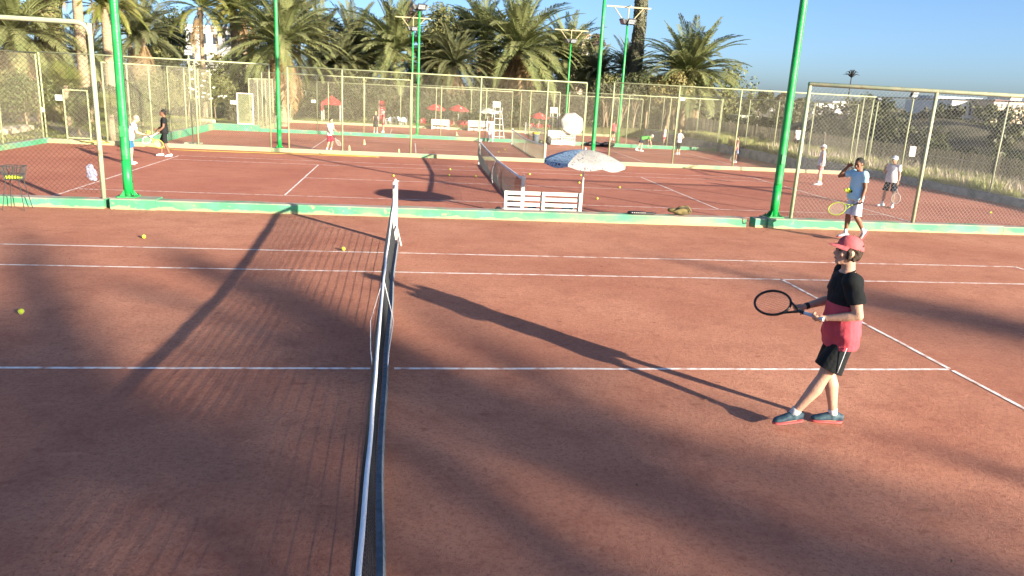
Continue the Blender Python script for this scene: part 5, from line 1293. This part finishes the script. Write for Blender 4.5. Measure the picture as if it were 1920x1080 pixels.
    if skirt:
        hb.tube([P0-S*.05*k, P0+Vector((0, 0, -.40*k*short_len/.72))], [((.112+g)*k, (.175+g)*k*width), (.17*k, .215*k*width)], 24, ref=F)
    else:
        for s in 'LR':
            hip, kn = J['hip'+s], J['kn'+s]; out = hip.lerp(kn, min(short_len, 1.))
            pts = [hip+(hip-kn)*.08, hip.lerp(kn, short_len*.5), out]; rad = [.072*k*width, .090*k*width, .108*k*width]
            if short_len > 1: pts.append(kn.lerp(J['an'+s], (short_len-1))); rad = [.105*k*width, .085*k*width, .068*k, .06*k]
            hb.tube(pts, rad, 18)
    hm = remeshed(hb, 'skirt' if skirt else 'shorts', voxel*.8, 2, [shorts])
    wobble(hm, lambda c: .009*noise.noise(Vector((c.x*9, c.y*9, c.z*5)))*k)
    sho2 = link('skirt' if skirt else 'shorts', hm, None, o)
    if piping:
        hip, kn = J['hipL'], J['knL']; MB().tube([hip.lerp(kn, t)+Lt*(.108+.004*t)*k*width+F*(.02-.07*t)*k for t in (.2, .4, .6, .76)], .004*k, 5).build('piping', C_WHITE, sho2, True)
    # ---- socks, shoes
    for s in 'LR':
        an, kn, ft = J['an'+s], J['kn'+s], J['ft'+s]; up = (kn-an).normalized()
        if sock_h: MB().tube([an-up*.03*k, an+up*.02*k, an+up*sock_h*k], [.041*k, .04*k, .043*k], 14).build('sock', sock, o, True)
        d = ft.copy(); U = Vector((0, 0, 1)); U = (U-d*U.dot(d)).normalized(); base = an-U*.083*k
        q = MB(); prof = [(-.085, .012, .006, .05), (-.075, .028, .035, .075), (-.03, .036, .046, .09), (.02, .037, .045, .088), (.07, .042, .036, .066), (.12, .046, .028, .05), (.165, .038, .022, .042), (.19, .015, .012, .03)]
        q.tube([base+d*x*k+U*zc*k for x, w_, h_, zc in [(x, w_, h_, h_+.014) for x, w_, h_, _ in prof]], [(h_*k, w_*k) for x, w_, h_, _ in prof], 14, ref=U)
        q.tube([an-U*.05*k, an+U*.002*k], [.044*k, .043*k], 14)
        so = remeshed(q, 'shoe', .009, 2, [shoe]); sho_ = link('shoe', so, None, o)
        q = MB(); q.tube([base+d*x*k+U*.010*k for x, w_, _, _ in prof], [(.010*k, (w_+.006)*k) for x, w_, _, _ in prof], 12, ref=U); q.build('sole', sole or shoe, sho_, True)
    for s, wdt, m in band:
        wr, el = J['wr'+s], J['el'+s]; d = (el-wr).normalized(); MB().tube([wr+d*.015*k, wr+d*(.015+wdt)*k], .031*k, 14).build('wristband', m, o, True)
    J['P0'] = P0; J['S'] = S; J['F'] = F
    R = Matrix.Rotation(heading, 3, 'Z')
    return o, {key: (R @ v + Vector(loc) if key[:2] not in ('ft', 'hd') and key not in 'SF' else R @ v) for key, v in J.items()}

# ------------------------------------------------------------------ rackets
M_STR = mat('racket_strings', (.55, .5, .42)); M_STRR = mat('racket_strings_red', (.42, .16, .13)); M_FRK = mat('racket_black', (.015, .013, .013), (.03, .025, .02), 30, .3); M_GRIP = mat('grip_pale', (.38, .48, .60), (.5, .56, .62), 40, .8); M_FRY = mat('racket_yellow', (.28, .36, .04), rough=.35); M_FRG = mat('racket_grey', (.4, .38, .35), rough=.4); M_FRW = mat('racket_white', (.6, .6, .62), rough=.4)
def racket(label, butt, direction, face, frame=M_FRK, grip=M_GRIP, strings=M_STR, grip2=None, ns=(12, 15), L=.685):
    d = nrm(direction); n = Vector(face); n = (n-d*n.dot(d)).normalized(); s = d.cross(n)
    R = Matrix((s, n, d)).transposed().to_4x4(); o = thing('racket', label, 'racket'); o.matrix_world = Matrix.Translation(butt) @ R
    hc, a, b_ = L-.175, .172, .132   # local: z along the handle, x across
    MB().tube([(b_*math.sin(t), 0, hc-a*math.cos(t)) for t in np.linspace(0, 2*PI, 40, endpoint=False)], [(.0125, .0115)]*40, 8, close=True, ref=(0, 1, 0)).build('hoop', frame, o, True)
    th = MB()
    for sx in (-1, 1): th.tube([(sx*.012, 0, .25), (sx*.03, 0, .29), (sx*.07, 0, hc-a*.84)], .0105, 8)
    th.tube([(0, 0, .17), (0, 0, .26)], [(.014, .012), (.016, .012)], 8); th.build('throat', frame, o, True)
    MB().tube([(0, 0, 0), (0, 0, .01), (0, 0, .03), (0, 0, .19)], [.0185, .0195, .0165, .0155], 8).build('grip', grip, o)
    st = MB()
    for i in range(1, ns[0]):
        x = -b_+2*b_*i/ns[0]; z = a*math.sqrt(max(0, 1-(x/b_)**2)); st.tube([(x, 0, hc-z), (x, 0, hc+z)], .0011, 4)
    for i in range(1, ns[1]):
        z = -a+2*a*i/ns[1]; x = b_*math.sqrt(max(0, 1-(z/a)**2)); st.tube([(-x, .001, hc+z), (x, .001, hc+z)], .0011, 4)
    st.build('strings', strings, o)
    if grip2: MB().tube([(0, 0, .185), (0, 0, .2)], .018, 8).build('grip_collar', grip2, o)
    return o

# --- the man in the red cap, front court
g = at_z(1550, 803, 0)
man, J = person('man in red cap, black and red shirt and black shorts walking with a racket', (g.x, g.y, 0), 2.92, 1.78, SK_PALE, spine=(.09, .0, 1),
    legs={'L': ((.36, .0, -1), (.52, -.06, -1), (.93, .22, -.08)), 'R': ((.06, -.02, -1), (-.26, -.03, -1), (1, -.05, -.04))},
    arms={'L': ((-.28, .26, -1), (.93, -.42, -.26), (.95, -.25, -.2)), 'R': ((.15, -.3, -1), (1.0, .14, -.36), (.93, .3, -.25))}, look=(1, .05, .06), hair=H_BROWN, hair_style='curly', shirt=C_BLACK, shirt2=C_RED, split=.235, sleeve=.66, hem=-.15,
    shorts=C_BLACK, short_len=.78, shoe=S_NAVY, sole=S_CORAL, sock=C_WHITE, sock_h=.05, cap=C_CAPRED, brim=(1, .08, .12), belly=.012, width=1.14, voxel=.0085, curl=(1.05, .9), palms=((.15, -.75, .5), (0, .8, .5)), collar=C_BLACK, shoulder_roll=-.15, band=(('R', .03, M_BAGK),), piping=True)
hL = J['wrL']+J['hdL']*.075; hR = J['wrR']+J['hdR']*.085
pb = at_y(1545, 629, hL.y); 
d = Vector((-.86, .12, .18)); d = (hR+Vector((-.12, .0, .02))-hL).normalized()
d = (d+Vector((-.25, .05, .05))).normalized()
racket('black and cream tennis racket held low by the man in the red cap', hL-d*.06+Vector((0, 0, .012)), d, (.25, .75, -.62), M_FRK, M_GRIP, M_STRR, M_BAGK)

# --- the man in the blue shirt
g = at_z(1582, 453, 0)
man2, J = person('man in sky blue shirt and pale shorts walking, hand at his forehead', (g.x+.12, g.y, 0), 3.3, 1.74, SK_BROWN, spine=(.06, 0, 1),
    legs={'L': ((.02, .02, -1), (-.75, .03, -1), (.62, .05, -.78)), 'R': ((.14, .0, -1), (-.03, -.02, -1), (1, -.1, 0))},
    arms={'L': ((-.05, .22, -1), (.30, .10, -1), (.35, .0, -1)), 'R': ((.75, -.4, -.3), (-.3, .42, .85), (-.3, .7, .6))}, look=(1, .25, -.35), hair=H_BLACK, shirt=C_SKY, sleeve=.62, hem=-.09, shorts=C_LBLUE, short_len=.95, shoe=S_GREY, sole=S_CORAL, sock=C_WHITE, sock_h=.11, voxel=.011, curl=(1.1, .5), palms=((0, -1, 0), (.3, 1, 0)))
hL = J['wrL']+J['hdL']*.08
racket('dark racket with yellow hoop in the hand of the man in sky blue', hL-Vector((-.05, .02, -.02)), (-.82, .35, -.33), (-.45, -.8, .35), M_FRY, M_BAGK, M_STR)
bp_ = at_y(1602, 358, g.y-.02)
o = thing('ball_pouch', 'dark ball pouch at the hip of the man in sky blue', 'pouch', tuple(bp_))
b = MB(); b.ell((0, 0, 0), (.06, .05, .055)); b.ell((-.05, -.01, -.01), (.05, .04, .035)); link('body', remeshed(b, 'body', .01, 2), M_BAGK, o)
for i, (dx, dz) in enumerate(((-.085, .0), (-.135, .03), (-.13, -.03), (-.18, .005))):
    ball(bp_+Vector((dx*.9, -dx*.5-.03, dz)), ('tennis ball nearest the dark hip pouch', 'upper tennis ball of the bunch held out by the hip pouch', 'lower tennis ball of the bunch held out by the hip pouch', 'leftmost tennis ball of the bunch held out by the hip pouch')[i], 'balls at the hip pouch')

# --- second court, right
g = at_z(1535, 347, Z2)
person('woman in white cap and pink shorts standing on the second court', (g.x, g.y, Z2), 2.65, 1.66, SK_PALE, look=(1, .1, -.05), hair=H_GREY, shirt=C_GREYW, sleeve=.12, shorts=C_PINK, short_len=.62, shoe=S_WHITE, cap=C_WHITE, fem=True, belly=.02, arms={'L': ((-.06, .12, -1), (.05, .02, -1), (.1, 0, -1)), 'R': ((.1, -.1, -1), (.4, .1, -1), (.3, 0, -1))}, legs={'L': ((.1, .05, -1), (-.02, .0, -1), (1, .1, 0)), 'R': ((-.02, -.05, -1), (-.1, 0, -1), (1, -.2, 0))}, band=(('L', .09, M_BAGK), ('R', .05, M_BAGK)))
g = at_z(1663, 388, Z2)
m4, J = person('man in white polo, navy shorts and pale blue cap with hand to his mouth', (g.x, g.y, Z2), 3.6, 1.72, SK_TAN, look=(1, .15, -.12), hair=H_GREY, shirt=C_WHITE, sleeve=.6, shorts=C_NAVY, short_len=.86, shoe=S_WHITE, cap=C_LBLUE, belly=.03, width=1.05, arms={'L': ((-.08, .2, -1), (.1, .02, -1), (.1, 0, -1)), 'R': ((.3, -.35, -1), (.35, .28, 1), (.3, .5, .8))}, legs={'L': ((.02, .14, -1), (-.03, .06, -1), (1, .4, 0)), 'R': ((.08, -.12, -1), (-.03, -.08, -1), (1, -.5, 0))}, band=(('R', .07, M_BAGK), ('L', .02, M_BAGK)), curl=(.9, .9))
hL = J['wrL']+J['hdL']*.08
racket('pale racket hanging from the hand of the man in the white polo', hL+Vector((0, 0, .06)), (.02, -.05, -1), (-.6, -.8, 0), M_FRG, M_BAGK, M_STR)
# --- second court, left
g = at_z(252, 308, Z2)
m5, J = person('bald older man in white shirt and blue shorts leaning behind the green pole', (g.x-.1, g.y, Z2), .25, 1.74, SK_PALE, spine=(.38, 0, 1), look=(1, 0, -.35), hair=H_GREY, hair_style='bald', shirt=C_WHITE, sleeve=.6, shorts=C_BLUE, short_len=.8, shoe=S_WHITE, legs={'L': ((.12, .06, -1), (-.12, .02, -1), (1, .1, 0)), 'R': ((.0, -.06, -1), (-.12, 0, -1), (1, -.1, 0))}, arms={'L': ((.3, .12, -1), (.8, 0, -.35), (1, 0, 0)), 'R': ((.35, -.1, -1), (1, .05, -.25), (1, 0, .1))}, palms=((0, 0, 1), (0, 0, 1)), curl=(.3, .5))
hR = J['wrR']+J['hdR']*.09
for i, (dx, dy, dz) in enumerate(((0, 0, .05), (.06, .03, .055), (.03, -.04, .055), (.03, 0, .105))): ball(hR+Vector((dx, dy, dz)), 'yellow tennis ball in the outstretched hand of the bald man', 'balls in the bald man\'s hand')
racket('yellow-framed racket dangling from the bald man in the white shirt', J['wrL']+J['hdL']*.08+Vector((-.05, 0, .02)), (.8, .0, -.6), (.2, -.9, .3), mat('racket_amber', (.6, .42, .05)), M_BAGK, M_STR)
g = at_z(312, 294, Z2)
m6, J = person('man dressed all in black with white shoes handing over a racket', (g.x, g.y, Z2), PI+.25, 1.78, SK_BROWN, look=(1, 0, -.1), hair=H_BLACK, shirt=C_BLACK, sleeve=.6, shorts=C_BLACK, short_len=.95, shoe=S_WHITE, sock=SK_BROWN, sock_h=.02, legs={'L': ((.05, .03, -1), (-.38, 0, -1), (1, .1, -.12)), 'R': ((.32, -.03, -1), (.1, 0, -1), (1, -.1, 0))}, arms={'L': ((.1, .14, -1), (.75, 0, -.75), (.7, 0, -.6)), 'R': ((.2, -.12, -1), (.9, .1, -.5), (.9, 0, -.4))}, curl=(1, 1))
racket('white racket held low by the man dressed in black', J['wrL']+J['hdL']*.08+Vector((.05, 0, .03)), (-.75, -.1, -.55), (.3, -.8, .4), M_FRW, M_FRW, M_STR)
# --- third court
g = at_z(618, 284, Z3)
m7, J = person('player in white shirt and crimson shorts beside the second wall', (g.x, g.y, Z3), -.5, 1.74, SK_PALE, spine=(.12, 0, 1), look=(1, -.1, -.2), hair=H_BLACK, shirt=C_WHITE, shorts=C_MAROON, short_len=.9, shoe=S_NAVY, sock_h=.14, voxel=.014, legs={'L': ((.25, .05, -1), (-.25, 0, -1), (1, .1, 0)), 'R': ((.1, -.08, -1), (-.35, 0, -1), (1, -.1, 0))}, arms={'L': ((.4, .1, -1), (1, -.1, -.4), (1, 0, 0)), 'R': ((.2, -.15, -1), (.8, .0, -.8), (.8, 0, -.6))}, curl=(.9, .9))
racket('racket held low by the player in crimson shorts', J['wrR']+J['hdR']*.07, (.6, -.35, -.75), (.7, -.6, 0), M_FRG, M_BAGK, M_STR)
g = at_z(1202, 284, Z3)
person('player in bright green shirt bending down to pick up a ball', (g.x, g.y, Z3), -.1, 1.72, SK_PALE, spine=(1, 0, .12), look=(.8, 0, -.7), hup=(1, 0, .5), hair=H_GREY, shirt=C_GREEN, shorts=C_NAVY, short_len=.8, shoe=S_WHITE, voxel=.014, legs={'L': ((.15, .1, -1), (-.05, 0, -1), (1, .1, 0)), 'R': ((-.35, -.1, -1), (-.5, 0, -1), (1, 0, -.2))}, arms={'L': ((.1, .05, -1), (.05, 0, -1), (.1, 0, -1)), 'R': ((.35, -.05, -1), (.3, 0, -1), (.2, 0, -1))})
g = at_z(1271, 290, Z3)
person('woman in white top and black three-quarter trousers, hands on hips', (g.x, g.y, Z3), 2.2, 1.62, SK_PALE, hair=H_BLOND, hair_style='short', shirt=C_GREYW, shorts=C_BLACK, short_len=1.45, shoe=S_WHITE, voxel=.014, fem=True, arms={'L': ((-.3, .75, -.7), (.2, -.7, -.5), (.2, -.5, -.5)), 'R': ((-.3, -.75, -.7), (.2, .7, -.5), (.2, .5, -.5))})
g = at_z(1378, 305, Z3)
w11, J = person('woman in salmon top and denim skirt near the right of the third court', (g.x, g.y, Z3), 2.9, 1.60, SK_PALE, hair=H_BROWN, hair_style='tail', shirt=C_SALMON, sleeve=.3, shorts=C_SKIRT, skirt=True, short_len=.62, shoe=S_WHITE, voxel=.014, fem=True, arms={'L': ((.1, .2, -1), (.3, .0, -1), (.3, 0, -1)), 'R': ((.3, -.3, -.8), (.4, .2, .6), (.3, .2, .6))})
racket('racket hanging beside the woman in the denim skirt', J['wrL']+J['hdL']*.07, (-.3, -.1, -.9), (.9, .2, -.3), M_FRG, M_BAGK, M_STR)
# --- fourth court
g = at_z(1247, 276, Z4)
person('player in white vest and crimson shorts behind the third wall', (g.x, g.y+.4, Z4), 2.6, 1.66, SK_PALE, hair=H_BLOND, shirt=C_WHITE, sleeve=.2, shorts=C_MAROON, short_len=.6, voxel=.016, fem=True)
g = at_z(1150, 264, Z4)
person('player in red shirt half hidden by the slim green pole', (g.x, g.y+.3, Z4), 1.2, 1.70, SK_PALE, hair=H_BROWN, shirt=C_RED, shorts=C_CHAR, voxel=.016, legs={'L': ((.3, .05, -1), (.0, 0, -1), (1, .1, 0)), 'R': ((-.15, -.05, -1), (-.5, 0, -1), (1, 0, -.2))})
g = at_z(704, 250, Z4)
person('woman in black dress standing behind the third wall, back to the camera', (g.x, g.y+.3, Z4), 1.5, 1.68, SK_PALE, hair=H_BLOND, shirt=C_CHAR, sleeve=.15, shorts=C_CHAR, skirt=True, short_len=.8, voxel=.016, fem=True)
person('person in red top just right of the woman in black', (g.x+.55, g.y+1.4, Z4), 3.4, 1.70, SK_PALE, hair=H_GREY, shirt=C_RED, shorts=C_RED, voxel=.016)
g = at_z(914, 262, Z3)
person('dark-haired person in white under the small white parasol', (g.x, K3-.35, Z3), -1.6, 1.66, SK_BROWN, hair=H_BLACK, hair_style='long', shirt=C_WHITE, sleeve=.3, shorts=C_GREYW, short_len=1.8, voxel=.016, fem=True)
person('person in white top walking outside the right-hand fence', (25.0, 39.5, ground_h(25.0, 39.5)), 1.8, 1.7, SK_BROWN, hair=H_BLACK, shirt=C_GREYW, shorts=C_CHAR, short_len=1.6, voxel=.018)
